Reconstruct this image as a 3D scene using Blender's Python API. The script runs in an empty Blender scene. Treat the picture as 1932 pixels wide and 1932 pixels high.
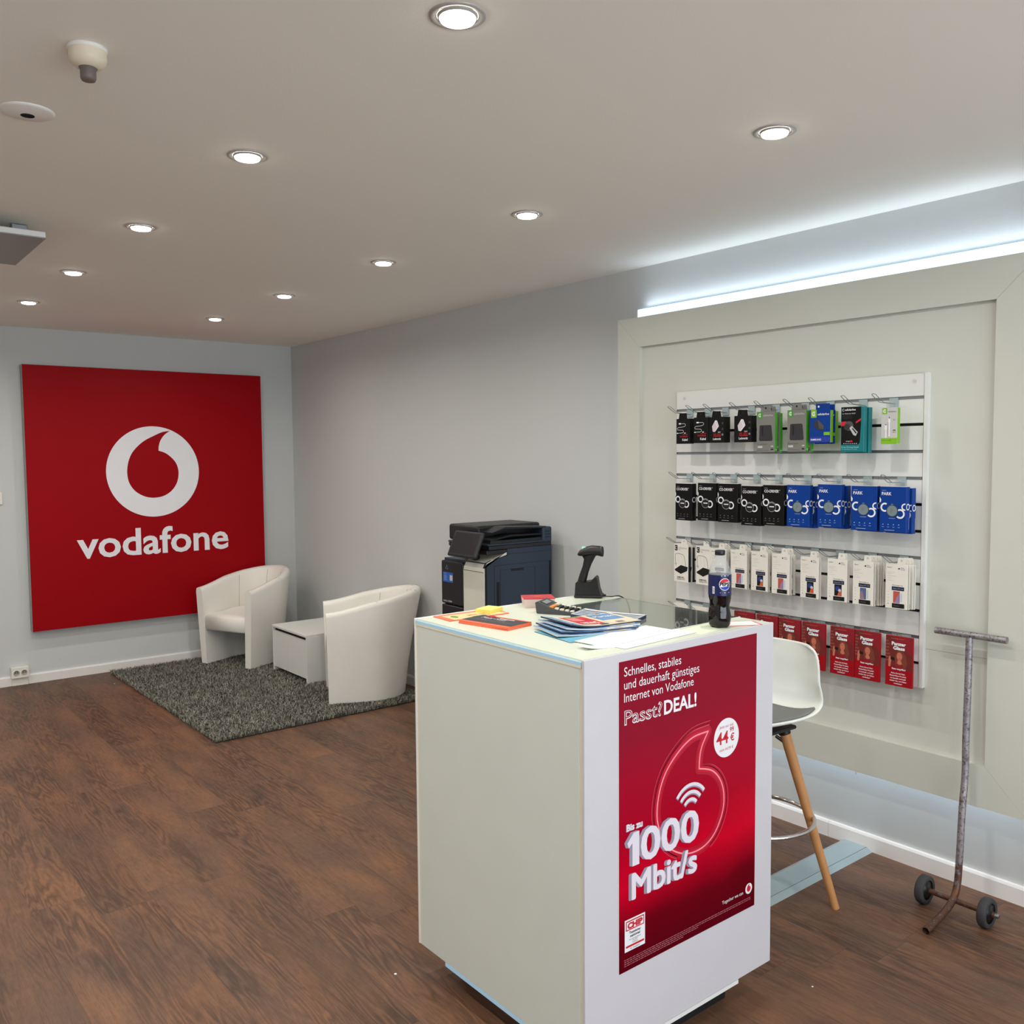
import bpy, bmesh, math, random
import numpy as np
from mathutils import Matrix, Vector
random.seed(7)
SC = bpy.context.scene
COL = SC.collection
PI = math.pi
R = math.radians

# ------------------------------------------------------------------ camera, world, lights, exposure
CAM = Vector((-3.3223, -7.1030, 1.6))
PITCH, YAW, ROLL, FPX = 0.0635, 0.6752, -0.0080, 1696.23
def cam_axes():
    cy, sy = math.cos(YAW), math.sin(YAW)
    f = Vector((sy*math.cos(PITCH), cy*math.cos(PITCH), -math.sin(PITCH)))
    rt = Vector((cy, -sy, 0)); up = rt.cross(f)
    r2 = math.cos(ROLL)*rt + math.sin(ROLL)*up
    u2 = -math.sin(ROLL)*rt + math.cos(ROLL)*up
    return r2, u2, f
_r, _u, _f = cam_axes()
cam = bpy.data.cameras.new('camera'); camo = bpy.data.objects.new('camera', cam); COL.objects.link(camo)
camo.matrix_world = Matrix(((_r.x, _u.x, -_f.x, CAM.x), (_r.y, _u.y, -_f.y, CAM.y), (_r.z, _u.z, -_f.z, CAM.z), (0, 0, 0, 1)))
cam.sensor_width = 36; cam.lens = 36*FPX/1932; cam.clip_start = .05
SC.camera = camo
SC.view_settings.view_transform = 'Standard'; SC.view_settings.look = 'None'
SC.view_settings.gamma = 1; SC.view_settings.use_curve_mapping = False
SC.view_settings.exposure = 0.14
w = bpy.data.worlds.new('world'); SC.world = w; w.use_nodes = True
bg = w.node_tree.nodes['Background']; bg.inputs[0].default_value = (.62, .74, 1, 1); bg.inputs[1].default_value = 0.8
LAMP_W = 4.9
WIN_W = 124.0
def area_light(name, loc, rot, sx, sy, power, color, spread=180, shape='RECTANGLE'):
    l = bpy.data.lights.new(name, 'AREA'); l.shape = shape; l.size = sx; l.size_y = sy
    l.energy = power; l.color = color; l.spread = R(spread)
    o = bpy.data.objects.new(name, l); o.location = loc; o.rotation_euler = rot; COL.objects.link(o); return o
H = 2.518
# daylight through the shop window behind the photographer
area_light('window_daylight', (-2.3, -9.85, 1.35), (R(114), 0, 0), 4.2, 2.1, WIN_W, (.86, .93, 1.0))

# ------------------------------------------------------------------ materials
def lin(c):
    c = c/255.0
    return c/12.92 if c <= .04045 else ((c+.055)/1.055)**2.4
def rgb(r, g, b): return (lin(r), lin(g), lin(b), 1)
MATS = {}
def mat(name, col, rough=.5, metal=0.0, spec=.5, var=.03, vscale=12, bump=0.0, bscale=80, emit=None, es=0, trans=0, ior=1.45, alpha=1, coat=0):
    if name in MATS: return MATS[name]
    m = bpy.data.materials.new(name); m.use_nodes = True; MATS[name] = m
    nt = m.node_tree; p = nt.nodes['Principled BSDF']
    c = rgb(*col)
    p.inputs['Roughness'].default_value = rough; p.inputs['Metallic'].default_value = metal
    p.inputs['Specular IOR Level'].default_value = spec; p.inputs['IOR'].default_value = ior
    p.inputs['Transmission Weight'].default_value = trans; p.inputs['Alpha'].default_value = alpha
    p.inputs['Coat Weight'].default_value = coat
    tc = nt.nodes.new('ShaderNodeTexCoord'); n = nt.nodes.new('ShaderNodeTexNoise'); n.inputs['Scale'].default_value = vscale
    n.inputs['Detail'].default_value = 4
    nt.links.new(tc.outputs['Object'], n.inputs['Vector'])
    mx = nt.nodes.new('ShaderNodeMix'); mx.data_type = 'RGBA'
    mx.inputs[6].default_value = tuple(min(1, v*(1-var)) for v in c[:3])+(1,)
    mx.inputs[7].default_value = tuple(min(1, v*(1+var)) for v in c[:3])+(1,)
    nt.links.new(n.outputs['Fac'], mx.inputs[0]); nt.links.new(mx.outputs[2], p.inputs['Base Color'])
    if bump:
        n2 = nt.nodes.new('ShaderNodeTexNoise'); n2.inputs['Scale'].default_value = bscale; n2.inputs['Detail'].default_value = 5
        b = nt.nodes.new('ShaderNodeBump'); b.inputs['Strength'].default_value = bump; b.inputs['Distance'].default_value = .01
        nt.links.new(tc.outputs['Object'], n2.inputs['Vector']); nt.links.new(n2.outputs['Fac'], b.inputs['Height']); nt.links.new(b.outputs['Normal'], p.inputs['Normal'])
    if emit:
        p.inputs['Emission Color'].default_value = rgb(*emit); p.inputs['Emission Strength'].default_value = es
    return m

class NT:
    def __init__(s, m): s.nt = m.node_tree; s.p = s.nt.nodes['Principled BSDF']
    def node(s, t, **k):
        n = s.nt.nodes.new(t)
        for a, b in k.items(): setattr(n, a, b)
        return n
    def set(s, n, i, v):
        if hasattr(v, 'is_linked') or hasattr(v, 'links'): s.nt.links.new(v, n.inputs[i])
        else: n.inputs[i].default_value = v
    def math(s, op, a, b=0.0, c=0.0):
        n = s.node('ShaderNodeMath', operation=op); s.set(n, 0, a); s.set(n, 1, b); s.set(n, 2, c); return n.outputs[0]
    def noise(s, vec, scale, detail=2, rough=.5, dist=0):
        n = s.node('ShaderNodeTexNoise'); s.set(n, 'Vector', vec); n.inputs['Scale'].default_value = scale
        n.inputs['Detail'].default_value = detail; n.inputs['Roughness'].default_value = rough; n.inputs['Distortion'].default_value = dist
        return n.outputs['Fac']
    def comb(s, x, y, z=0.0):
        n = s.node('ShaderNodeCombineXYZ'); s.set(n, 0, x); s.set(n, 1, y); s.set(n, 2, z); return n.outputs[0]
    def mix(s, f, a, b, blend='MIX'):
        n = s.node('ShaderNodeMix', data_type='RGBA', blend_type=blend); s.set(n, 0, f); s.set(n, 6, a); s.set(n, 7, b); return n.outputs[2]
    def ramp(s, f, stops):
        n = s.node('ShaderNodeValToRGB'); s.set(n, 0, f); e = n.color_ramp.elements
        e[0].position, e[0].color = stops[0]; e[1].position, e[1].color = stops[-1]
        for p_, c_ in stops[1:-1]: x = e.new(p_); x.color = c_
        return n.outputs[0]

def floor_mat():
    m = mat('dark_oak_vinyl', (90, 65, 50), rough=.45); g = NT(m)
    tc = g.node('ShaderNodeTexCoord'); sp = g.node('ShaderNodeSeparateXYZ'); g.nt.links.new(tc.outputs['Object'], sp.inputs[0])
    x, y = sp.outputs[0], sp.outputs[1]
    W, L = .182, 1.22
    px = g.math('FLOOR', g.math('DIVIDE', x, W))
    off = g.math('MULTIPLY', g.math('FRACT', g.math('MULTIPLY', g.math('SINE', g.math('MULTIPLY', px, 12.9)), 437.5)), L)
    yy = g.math('DIVIDE', g.math('ADD', y, off), L); py = g.math('FLOOR', yy)
    wn = g.node('ShaderNodeTexWhiteNoise', noise_dimensions='2D'); g.set(wn, 0, g.comb(px, py))
    rnd = wn.outputs['Value']
    gx = g.math('ADD', x, g.math('MULTIPLY', rnd, 37.0)); gy = g.math('MULTIPLY', g.math('ADD', y, g.math('MULTIPLY', rnd, 11.0)), .105)
    field = g.noise(g.comb(gx, gy), 5.2, 4, .55, .2)
    rings = g.math('PINGPONG', g.math('MULTIPLY', field, 46.0), 1.0)
    mask = g.math('SUBTRACT', g.noise(g.comb(gx, g.math('MULTIPLY', gy, 2.2), 3.0), 5.0, 2), .5)
    mask = g.math('MINIMUM', g.math('MAXIMUM', g.math('MULTIPLY_ADD', mask, 5.0, .6), 0.0), 1.0)
    fine = g.noise(g.comb(g.math('MULTIPLY', x, 1.0), g.math('MULTIPLY', y, .05), rnd), 130, 5, .7)
    blot = g.noise(g.comb(x, g.math('MULTIPLY', y, .34), g.math('MULTIPLY', rnd, 3.0)), 5.5, 5, .62)
    micro = g.noise(g.comb(x, g.math('MULTIPLY', y, .4)), 75, 3, .7)
    c = g.ramp(blot, [(.30, rgb(100, 80, 68)), (.46, rgb(122, 90, 70)), (.60, rgb(138, 98, 72)), (.78, rgb(150, 104, 70))])
    c = g.mix(g.math('MULTIPLY', g.math('SUBTRACT', 1.0, rings), g.math('MULTIPLY', mask, .72)), c, rgb(56, 41, 35))
    c = g.mix(g.math('MULTIPLY', g.math('ABSOLUTE', g.math('SUBTRACT', fine, .5)), 2.6), c, rgb(62, 46, 39))
    c = g.mix(g.math('MULTIPLY', micro, .42), c, rgb(78, 60, 50))
    tone = g.math('MULTIPLY_ADD', rnd, .18, .86)
    hs = g.node('ShaderNodeHueSaturation'); g.set(hs, 'Color', c); g.set(hs, 'Value', tone)
    c = hs.outputs[0]
    fx = g.math('ABSOLUTE', g.math('SUBTRACT', g.math('FRACT', g.math('DIVIDE', x, W)), .5))
    fy = g.math('ABSOLUTE', g.math('SUBTRACT', g.math('FRACT', yy), .5))
    seam = g.math('MAXIMUM', g.math('GREATER_THAN', fx, .4945), g.math('GREATER_THAN', fy, .4990))
    c = g.mix(g.math('MULTIPLY', seam, .35), c, rgb(50, 38, 33))
    g.nt.links.new(c, g.p.inputs['Base Color'])
    b = g.node('ShaderNodeBump'); b.inputs['Strength'].default_value = .12; b.inputs['Distance'].default_value = .004
    g.set(b, 'Height', g.math('ADD', fine, g.math('MULTIPLY', rings, .3))); g.nt.links.new(b.outputs[0], g.p.inputs['Normal'])
    g.nt.links.new(g.math('MULTIPLY_ADD', micro, .25, .36), g.p.inputs['Roughness'])
    return m

def plaster(name, col, scuff=False):
    m = mat(name, col, rough=.75, spec=.3); g = NT(m)
    tc = g.node('ShaderNodeTexCoord'); v = tc.outputs['Object']
    big = g.noise(v, .9, 3, .5); fine = g.noise(v, 160, 3, .6)
    a = rgb(*col); c = g.mix(g.math('MULTIPLY', big, .5), a, tuple(q*.955 for q in a[:3])+(1,))
    if scuff:
        sp = g.node('ShaderNodeSeparateXYZ'); g.nt.links.new(v, sp.inputs[0])
        low = g.math('LESS_THAN', sp.outputs[2], .32)
        sc = g.math('GREATER_THAN', g.noise(v, 26, 3, .55), .735)
        c = g.mix(g.math('MULTIPLY', g.math('MULTIPLY', sc, low), .35), c, rgb(95, 88, 90))
    g.nt.links.new(c, g.p.inputs['Base Color'])
    b = g.node('ShaderNodeBump'); b.inputs['Strength'].default_value = .10; b.inputs['Distance'].default_value = .004
    g.set(b, 'Height', g.math('ADD', fine, g.math('MULTIPLY', g.noise(v, 5, 2), .9))); g.nt.links.new(b.outputs[0], g.p.inputs['Normal'])
    return m

M_FLOOR = floor_mat(); M_FLOOR.node_tree.nodes['Principled BSDF'].inputs['Specular IOR Level'].default_value = .32
M_WALL = plaster('wall_paint', (206, 209, 208), True)
M_CEIL = plaster('ceiling_paint', (246, 243, 233))
M_WHITE = mat('white_laminate', (228, 229, 226), rough=.32)
M_WHITE2 = mat('white_lacquer', (212, 217, 209), rough=.4)
M_END = mat('counter_end_laminate', (205, 203, 208), rough=.32)
M_TOP = mat('counter_worktop', (222, 230, 212), rough=.25)
M_EDGE = mat('cream_edge_band', (226, 221, 200), rough=.4)
M_BASE = mat('baseboard_white', (232, 228, 225), rough=.35)
M_BLACK = mat('black_plastic', (20, 20, 22), rough=.38, var=.15)
M_DARK = mat('dark_void', (16, 16, 18), rough=.7)
M_LED = mat('led_diffuser', (160, 192, 212), rough=.4, emit=(150, 196, 228), es=.22)
M_LEDB = mat('led_strip_light', (205, 228, 240), rough=.4, emit=(190, 222, 250), es=1.5)
M_CHROME = mat('chrome', (225, 225, 228), rough=.12, metal=1)
M_STEEL = mat('brushed_steel', (150, 156, 160), rough=.34, metal=.9, var=.1)
M_ALU = mat('aluminium_profile', (178, 196, 200), rough=.42, metal=.55, var=.05)
M_SIGNR = mat('sign_red', (154, 2, 14), rough=.5, var=.02, spec=.12)
M_PRINTW = mat('white_print', (236, 236, 240), rough=.45)

# ------------------------------------------------------------------ mesh builder
TXT = {}
def text_geo(s, bold=0.0, shear=0.0):
    k = (s, bold, shear)
    if k in TXT: return TXT[k]
    cu = bpy.data.curves.new('t', 'FONT'); cu.body = s; cu.size = 1; cu.offset = bold; cu.resolution_u = 3; cu.shear = shear
    ob = bpy.data.objects.new('t', cu); COL.objects.link(ob)
    dg = bpy.context.evaluated_depsgraph_get(); dg.update()
    me = bpy.data.meshes.new_from_object(ob.evaluated_get(dg))
    vs = [(v.co.x, v.co.y) for v in me.vertices]; fs = [tuple(p.vertices) for p in me.polygons]
    bpy.data.objects.remove(ob); bpy.data.curves.remove(cu); bpy.data.meshes.remove(me)
    if not vs: vs = [(0, 0)]; fs = []
    xs = [v[0] for v in vs]; ys = [v[1] for v in vs]
    TXT[k] = (vs, fs, min(xs), max(xs), min(ys), max(ys)); return TXT[k]

def catmull(P, n=8, closed=True):
    out = []; N = len(P)
    rng = range(N) if closed else range(N-1)
    for i in rng:
        if closed: a, b, c, d = P[(i-1) % N], P[i], P[(i+1) % N], P[(i+2) % N]
        else: a, b, c, d = P[max(i-1, 0)], P[i], P[i+1], P[min(i+2, N-1)]
        for k in range(n):
            t = k/n
            out.append(tuple(.5*((2*b[j])+(-a[j]+c[j])*t+(2*a[j]-5*b[j]+4*c[j]-d[j])*t*t+(-a[j]+3*b[j]-3*c[j]+d[j])*t**3) for j in range(len(b))))
    if not closed: out.append(tuple(P[-1]))
    return out

class MB:
    def __init__(s): s.v = []; s.f = []; s.mi = []; s.sm = []; s.mats = []; s.X = Matrix.Identity(4)
    def mid(s, m):
        if m not in s.mats: s.mats.append(m)
        return s.mats.index(m)
    def add(s, vs, fs, m, smooth=False):
        b = len(s.v); X = s.X
        s.v += [tuple(X @ Vector(v)) for v in vs]; i = s.mid(m)
        for f in fs: s.f.append(tuple(b+j for j in f)); s.mi.append(i); s.sm.append(smooth)
        return s
    def box(s, x0, x1, y0, y1, z0, z1, m):
        v = [(x, y, z) for x in (x0, x1) for y in (y0, y1) for z in (z0, z1)]
        return s.add(v, [(0, 1, 3, 2), (4, 6, 7, 5), (0, 4, 5, 1), (2, 3, 7, 6), (0, 2, 6, 4), (1, 5, 7, 3)], m)
    def rbox(s, x0, x1, y0, y1, z0, z1, m, r=.005, seg=2):
        bm = bmesh.new(); bmesh.ops.create_cube(bm, size=1)
        for v in bm.verts: v.co = Vector(((x0+x1)/2+v.co.x*(x1-x0), (y0+y1)/2+v.co.y*(y1-y0), (z0+z1)/2+v.co.z*(z1-z0)))
        r = min(r, .49*min(abs(x1-x0), abs(y1-y0), abs(z1-z0)))
        bmesh.ops.bevel(bm, geom=list(bm.edges), offset=r, segments=seg, profile=.5, affect='EDGES')
        s.from_bm(bm, m, False); return s
    def from_bm(s, bm, m, smooth=False):
        bm.verts.index_update()
        s.add([v.co[:] for v in bm.verts], [[v.index for v in f.verts] for f in bm.faces], m, smooth); bm.free()
    def prism(s, pts, axis, a, b, m, smooth=False):
        # pts 2-D in the other two axes (order x,y,z minus axis), extruded from a to b
        def P(p, h):
            q = list(p); q.insert(axis, h); return tuple(q)
        n = len(pts); v = [P(p, a) for p in pts]+[P(p, b) for p in pts]
        s.add(v, [tuple(range(n))[::-1], tuple(range(n, 2*n))], m)
        return s.add(v, [(i, (i+1) % n, n+(i+1) % n, n+i) for i in range(n)], m, smooth)
    def cyl(s, p0, p1, r0, m, r1=None, n=20, caps=True, smooth=True):
        p0, p1 = Vector(p0), Vector(p1); r1 = r0 if r1 is None else r1
        d = (p1-p0).normalized(); a = d.orthogonal().normalized(); b = d.cross(a)
        v = [];
        for p, r in ((p0, r0), (p1, r1)):
            for i in range(n): t = 2*PI*i/n; v.append(tuple(p+r*(math.cos(t)*a+math.sin(t)*b)))
        s.add(v, [(i, (i+1) % n, n+(i+1) % n, n+i) for i in range(n)], m, smooth)
        if caps: s.add(v, [tuple(range(n))[::-1], tuple(range(n, 2*n))], m)
        return s
    def tube(s, pts, r, m, n=10, closed=False, caps=True):
        P = [Vector(p) for p in pts]; N = len(P); v = []; prev = None
        for i in range(N):
            if closed: t = (P[(i+1) % N]-P[i-1])
            else: t = P[min(i+1, N-1)]-P[max(i-1, 0)]
            t.normalize()
            a = t.orthogonal() if prev is None else prev-t*prev.dot(t)
            a.normalize(); prev = a; b = t.cross(a)
            rr = r[i] if isinstance(r, (list, tuple)) else r
            for k in range(n): q = 2*PI*k/n; v.append(tuple(P[i]+rr*(math.cos(q)*a+math.sin(q)*b)))
        fs = []
        for i in range(N if closed else N-1):
            j = (i+1) % N
            for k in range(n): fs.append((i*n+k, i*n+(k+1) % n, j*n+(k+1) % n, j*n+k))
        s.add(v, fs, m, True)
        if caps and not closed: s.add(v, [tuple(range(n))[::-1], tuple((N-1)*n+k for k in range(n))], m)
        return s
    def lathe(s, prof, m, n=32, c=(0, 0, 0), smooth=True, mod=None):
        v = []
        for r, z in prof:
            for i in range(n):
                t = 2*PI*i/n; rr = r if mod is None else r*mod(t, z)
                v.append((c[0]+rr*math.cos(t), c[1]+rr*math.sin(t), c[2]+z))
        fs = [(j*n+i, j*n+(i+1) % n, (j+1)*n+(i+1) % n, (j+1)*n+i) for j in range(len(prof)-1) for i in range(n)]
        return s.add(v, fs, m, smooth)
    def grid(s, G, m, smooth=True, closed=False):
        a = len(G); b = len(G[0]); v = [p for row in G for p in row]
        return s.add(v, [(i*b+j, i*b+(j+1) % b, (i+1)*b+(j+1) % b, (i+1)*b+j) for i in range(a-1) for j in range(b if closed else b-1)], m, smooth)
    # --- flat artwork on the plane y = -eps*layer (front faces -y): coordinates (x, z)
    def art(s, pts, m, layer=1, y=0.0):
        yy = y-.00025*layer
        a = sum(pts[i-1][0]*pts[i][1]-pts[i][0]*pts[i-1][1] for i in range(len(pts)))
        if a < 0: pts = pts[::-1]
        return s.add([(p[0], yy, p[1]) for p in pts], [tuple(range(len(pts)))], m)
    def rect(s, x0, z0, x1, z1, m, layer=1, y=0.0): return s.art([(x0, z0), (x1, z0), (x1, z1), (x0, z1)], m, layer, y)
    def disc(s, cx, cz, r, m, layer=1, y=0.0, n=32, rz=None): return s.art([(cx+r*math.cos(2*PI*i/n), cz+(rz or r)*math.sin(2*PI*i/n)) for i in range(n)], m, layer, y)
    def arc(s, cx, cz, r, wd, a0, a1, m, layer=1, y=0.0, n=28):
        yy = y-.00025*layer; v = []
        for i in range(n+1):
            t = R(a0+(a1-a0)*i/n)
            for q in (r-wd/2, r+wd/2): v.append((cx+q*math.cos(t), yy, cz+q*math.sin(t)))
        return s.add(v, [(2*i, 2*i+1, 2*i+3, 2*i+2) for i in range(n)], m)
    def line(s, pts, wd, m, layer=1, y=0.0, closed=False):
        yy = y-.00025*layer; N = len(pts); v = []
        for i in range(N):
            a = pts[i-1] if (i or closed) else pts[0]; b = pts[(i+1) % N] if (i < N-1 or closed) else pts[-1]
            dx, dz = b[0]-a[0], b[1]-a[1]; l = math.hypot(dx, dz) or 1
            nx, nz = -dz/l*wd/2, dx/l*wd/2
            v += [(pts[i][0]+nx, yy, pts[i][1]+nz), (pts[i][0]-nx, yy, pts[i][1]-nz)]
        return s.add(v, [(2*i, 2*i+1, (2*i+3) % (2*N), (2*i+2) % (2*N)) for i in range(N if closed else N-1)], m)
    def text(s, t, x, z, m, h=None, wd=None, bold=0.0, layer=2, y=0.0, align='l', cap='H', shear=0.0):
        """baseline at z, left at x; h = cap height, wd = total width (keeps shape if only one is given)"""
        vs, fs, x0, x1, y0, y1 = text_geo(t, bold, shear)
        ch = text_geo(cap, bold)[5]
        if h is None: sx = sz = wd/(x1-x0)
        else:
            sz = h/ch; sx = sz if wd is None else wd/(x1-x0)
        W_ = (x1-x0)*sx
        ox = x if align == 'l' else (x-W_/2 if align == 'c' else x-W_)
        yy = y-.00025*layer
        return s.add([(ox+(a-x0)*sx, yy, z+b*sz) for a, b in vs], fs, m)
    def build(s, name, parent=None, loc=None, rz=0, angle=None):
        me = bpy.data.meshes.new(name); me.from_pydata(s.v, [], s.f)
        for m in s.mats: me.materials.append(m)
        me.polygons.foreach_set('material_index', s.mi); me.polygons.foreach_set('use_smooth', s.sm)
        me.update()
        o = bpy.data.objects.new(name, me); COL.objects.link(o)
        if parent is not None: o.parent = parent
        if loc is not None: o.location = loc
        if rz: o.rotation_euler = (0, 0, rz)
        return o

def tag(o, label=None, cat=None, group=None, kind=None):
    if label: o['label'] = label
    if cat: o['category'] = cat
    if group: o['group'] = group
    if kind: o['kind'] = kind
    return o
def thing(name, label, cat, loc=(0, 0, 0), rz=0, group=None):
    o = bpy.data.objects.new(name, None); COL.objects.link(o); o.location = loc; o.rotation_euler = (0, 0, rz)
    o.empty_display_size = .05
    return tag(o, label, cat, group)
def struct(mb, name, parent=None):
    o = mb.build(name, parent)
    if parent is None: o['kind'] = 'structure'
    return o
def dup(root, loc=None, rz=None, label=None, group=None):
    kids = {}
    for o in list(COL.objects): kids.setdefault(o.parent, []).append(o)
    def rec(o, par):
        c = o.copy(); COL.objects.link(c)
        if par: c.parent = par
        for k in kids.get(o, []): rec(k, c)
        return c
    r = rec(root, None)
    if loc is not None: r.location = loc
    if rz is not None: r.rotation_euler = (0, 0, rz)
    if label: r['label'] = label
    if group: r['group'] = group
    return r

# ------------------------------------------------------------------ the room
XL, YF = -5.6, -10.0
struct(MB().box(XL, 0, YF, 0, -.1, 0, M_FLOOR), 'floor')
struct(MB().box(XL-.1, .1, YF-.1, .1, H, H+.1, M_CEIL), 'ceiling')
struct(MB().box(XL-.1, .1, 0, .1, 0, H, M_WALL), 'wall_back')
struct(MB().box(0, .1, YF, 0, 0, H, M_WALL), 'wall_right')
struct(MB().box(XL-.1, XL, YF, 0, 0, H, M_WALL), 'wall_left')
fw = MB(); fw.box(XL-.1, -4.6, YF-.1, YF, 0, H, M_WALL); fw.box(-.2, .1, YF-.1, YF, 0, H, M_WALL)
fw.box(-4.6, -.2, YF-.1, YF, 0, .2, M_WALL); fw.box(-4.6, -.2, YF-.1, YF, 2.35, H, M_WALL); struct(fw, 'wall_front')
wn = MB()
for x in (-4.6, -2.43, -.26): wn.box(x, x+.06, YF-.08, YF-.02, .2, 2.35, M_BLACK)
wn.box(-4.6, -.2, YF-.08, YF-.02, .2, .26, M_BLACK); wn.box(-4.6, -.2, YF-.08, YF-.02, 2.29, 2.35, M_BLACK)
wo = struct(wn, 'window_1'); 
M_PANE = mat('window_pane', (250, 252, 252), rough=.02, trans=1, ior=1.45)
MB().box(-4.54, -.26, YF-.055, YF-.049, .26, 2.29, M_PANE).build('pane', wo)
def baseb(name, pts, axis, a, b): return struct(MB().prism(pts, axis, a, b, M_BASE), name)
bb = MB()
for a, b in ((YF, -5.0655), (-5.0645, -2.47), (-2.469, -.0)):
    bb.prism([(0, 0), (-.014, 0), (-.014, .058), (-.010, .066), (0, .068)], 1, a, b, M_BASE)
struct(bb, 'baseboard_right')
struct(MB().prism([(0, 0), (-.014, 0), (-.014, .058), (-.010, .066), (0, .068)], 0, XL, -.014, M_BASE), 'baseboard_back')
struct(MB().prism([(XL, 0), (XL+.014, 0), (XL+.014, .058), (XL+.010, .066), (XL, .068)], 1, YF, -.014, M_BASE), 'baseboard_left')

# ------------------------------------------------------------------ vodafone sign on the back wall
def mark_pts(n=7):
    left = [(.375, .905), (.20, .872), (.02, .79), (-.17, .69), (-.33, .56), (-.46, .40), (-.54, .20), (-.567, -.03), (-.525, -.25), (-.40, -.43), (-.21, -.545), (-.01, -.580), (.20, -.545), (.38, -.43), (.50, -.25), (.54, -.03), (.50, .16), (.40, .30), (.26, .41), (.115, .462)]
    rt = [(.115, .462), (.125, .57), (.165, .69), (.25, .81), (.375, .905)]
    return catmull(left, n, False)[:-1]+catmull(rt, n, False)[:-1]
sg = thing('wall_sign', 'large square red wall sign with white round logo and lowercase white lettering', 'sign', (-1.1725, -.006, .375))
SW, SH = 1.737, 1.882
MB().rbox(-SW/2, SW/2, -.066, 0, 0, SH, mat('sign_side_grey', (150, 158, 152), rough=.5), r=.003, seg=1).build('sign_box', sg)
b = MB(); b.box(-SW/2+.002, SW/2-.002, -.068, -.066, .002, SH-.002, M_SIGNR)
b.build('sign_face', sg)
b = MB(); cx, cz, rr = 0.0, 1.495-.375, .342
yl = -.0682
b.disc(cx, cz, rr, M_PRINTW, 1, yl, 96)
b.art([(cx+p[0]*rr, cz+p[1]*rr) for p in mark_pts()], M_SIGNR, 3, yl)
b.text('vodafone', -1.731+1.1725, .876-.375, M_PRINTW, wd=1.122, h=.197, bold=.020, layer=2, y=yl)
b.build('logo_lettering', sg)

# ------------------------------------------------------------------ ceiling lights
M_BULB = mat('lamp_glow', (255, 255, 255), emit=(255, 250, 240), es=14)
M_TRIM = mat('lamp_trim', (176, 172, 168), rough=.35, metal=.2)
lamp_xy = [(x, y) for y in (-5.52, -4.41, -3.34, -2.24, -1.17) for x in (-2.19, -1.08)]
hidden = [(x, y) for y in (-6.63, -7.74, -8.85) for x in (-2.19, -1.08)]+[(x, y) for y in (-1.17, -2.24, -3.34, -4.41, -5.52, -6.63, -7.74, -8.85) for x in (-3.3, -4.4)]
lt = thing('ceiling_downlight', 'x', 'ceiling light', (0, 0, H), 0, 'recessed round downlights in the white ceiling')
b = MB(); b.lathe([(.060, .0), (.060, -.002), (.056, -.004), (.046, -.003), (.043, .0), (.043, .002)], M_TRIM, 40)
b.build('trim_ring', lt)
b = MB(); b.lathe([(.043, -.001), (.041, -.006), (.0385, -.006)], M_TRIM, 32); b.build('gimbal_ring', lt)
b = MB(); b.lathe([(.0385, -.006), (.036, -.011), (.025, -.014), (.0001, -.015)], M_BULB, 32); b.build('bulb', lt)
ld = bpy.data.lights.new('lamp_light', 'AREA'); ld.shape = 'DISK'; ld.size = .07; ld.energy = LAMP_W; ld.color = (1.0, .965, .90); ld.spread = R(165)
ld2 = ld.copy(); ld2.energy = LAMP_W*.55
lo = bpy.data.objects.new('lamp_light', ld); COL.objects.link(lo); lo.parent = lt; lo.location = (0, 0, -.017)
row_names = ['nearest the camera', 'second from the camera', 'third from the camera', 'fourth from the camera', 'farthest, by the sign wall']
for i, (x, y) in enumerate(lamp_xy+hidden):
    if i < 10:
        side = 'left' if x < -2 else 'right'
        lab = 'lit ceiling downlight, %s in the %s row' % (row_names[i//2], side)
        if i == 0: lt.location = (x, y, H); lt['label'] = lab
        else: dup(lt, (x, y, H), label=lab)
    else:
        q = dup(lt, (x, y, H), label='recessed ceiling downlight outside the picture', group='ceiling downlights outside the picture')
        if y < -6:
            for k in COL.objects:
                if k.parent == q and k.type == 'LIGHT': k.data = ld2

# smoke detector, flush sensor, infrared panel
M_CREAM = mat('aged_cream_plastic', (226, 214, 190), rough=.45)
t = thing('smoke_detector', 'round cream smoke detector with a grey cylinder tip on the ceiling', 'smoke detector', (-2.76, -4.89, H)); t.scale = (.9, .9, .9)
MB().lathe([(.0001, 0), (.047, 0), (.047, -.006), (.044, -.009)], mat('white_plastic', (235, 232, 226), rough=.4), 36).build('mounting_plate', t)
MB().lathe([(.044, -.007), (.045, -.026), (.041, -.038), (.030, -.047), (.022, -.049)], M_CREAM, 36).build('body', t)
MB().lathe([(.022, -.047), (.0215, -.050), (.0185, -.051), (.0185, -.074), (.016, -.079), (.0001, -.080)], mat('grey_sensor', (112, 102, 96), rough=.5), 28).build('sensor_tip', t)
t = thing('flush_ceiling_sensor', 'flat round white ceiling fitting with a small dark hole in its centre', 'ceiling sensor', (-2.79, -4.40, H))
MB().lathe([(.066, 0), (.066, -.003), (.060, -.006), (.020, -.012), (.017, -.012)], mat('white_plastic', (235, 232, 226)), 40).build('cover', t)
MB().lathe([(.017, -.0125), (.016, -.009), (.0001, -.009)], M_DARK, 24).build('lens', t)
t = thing('ceiling_panel', 'square grey heating panel hung just below the ceiling at the left edge', 'ceiling panel', (-2.82, -2.96, H-.075))
MB().rbox(-.30, .30, -.30, .30, 0, .022, M_WHITE, r=.002, seg=1).build('frame', t)
MB().box(-.301, .301, -.301, .301, -.003, .0005, mat('panel_grey', (150, 154, 152), rough=.5)).build('panel_face', t)
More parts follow.
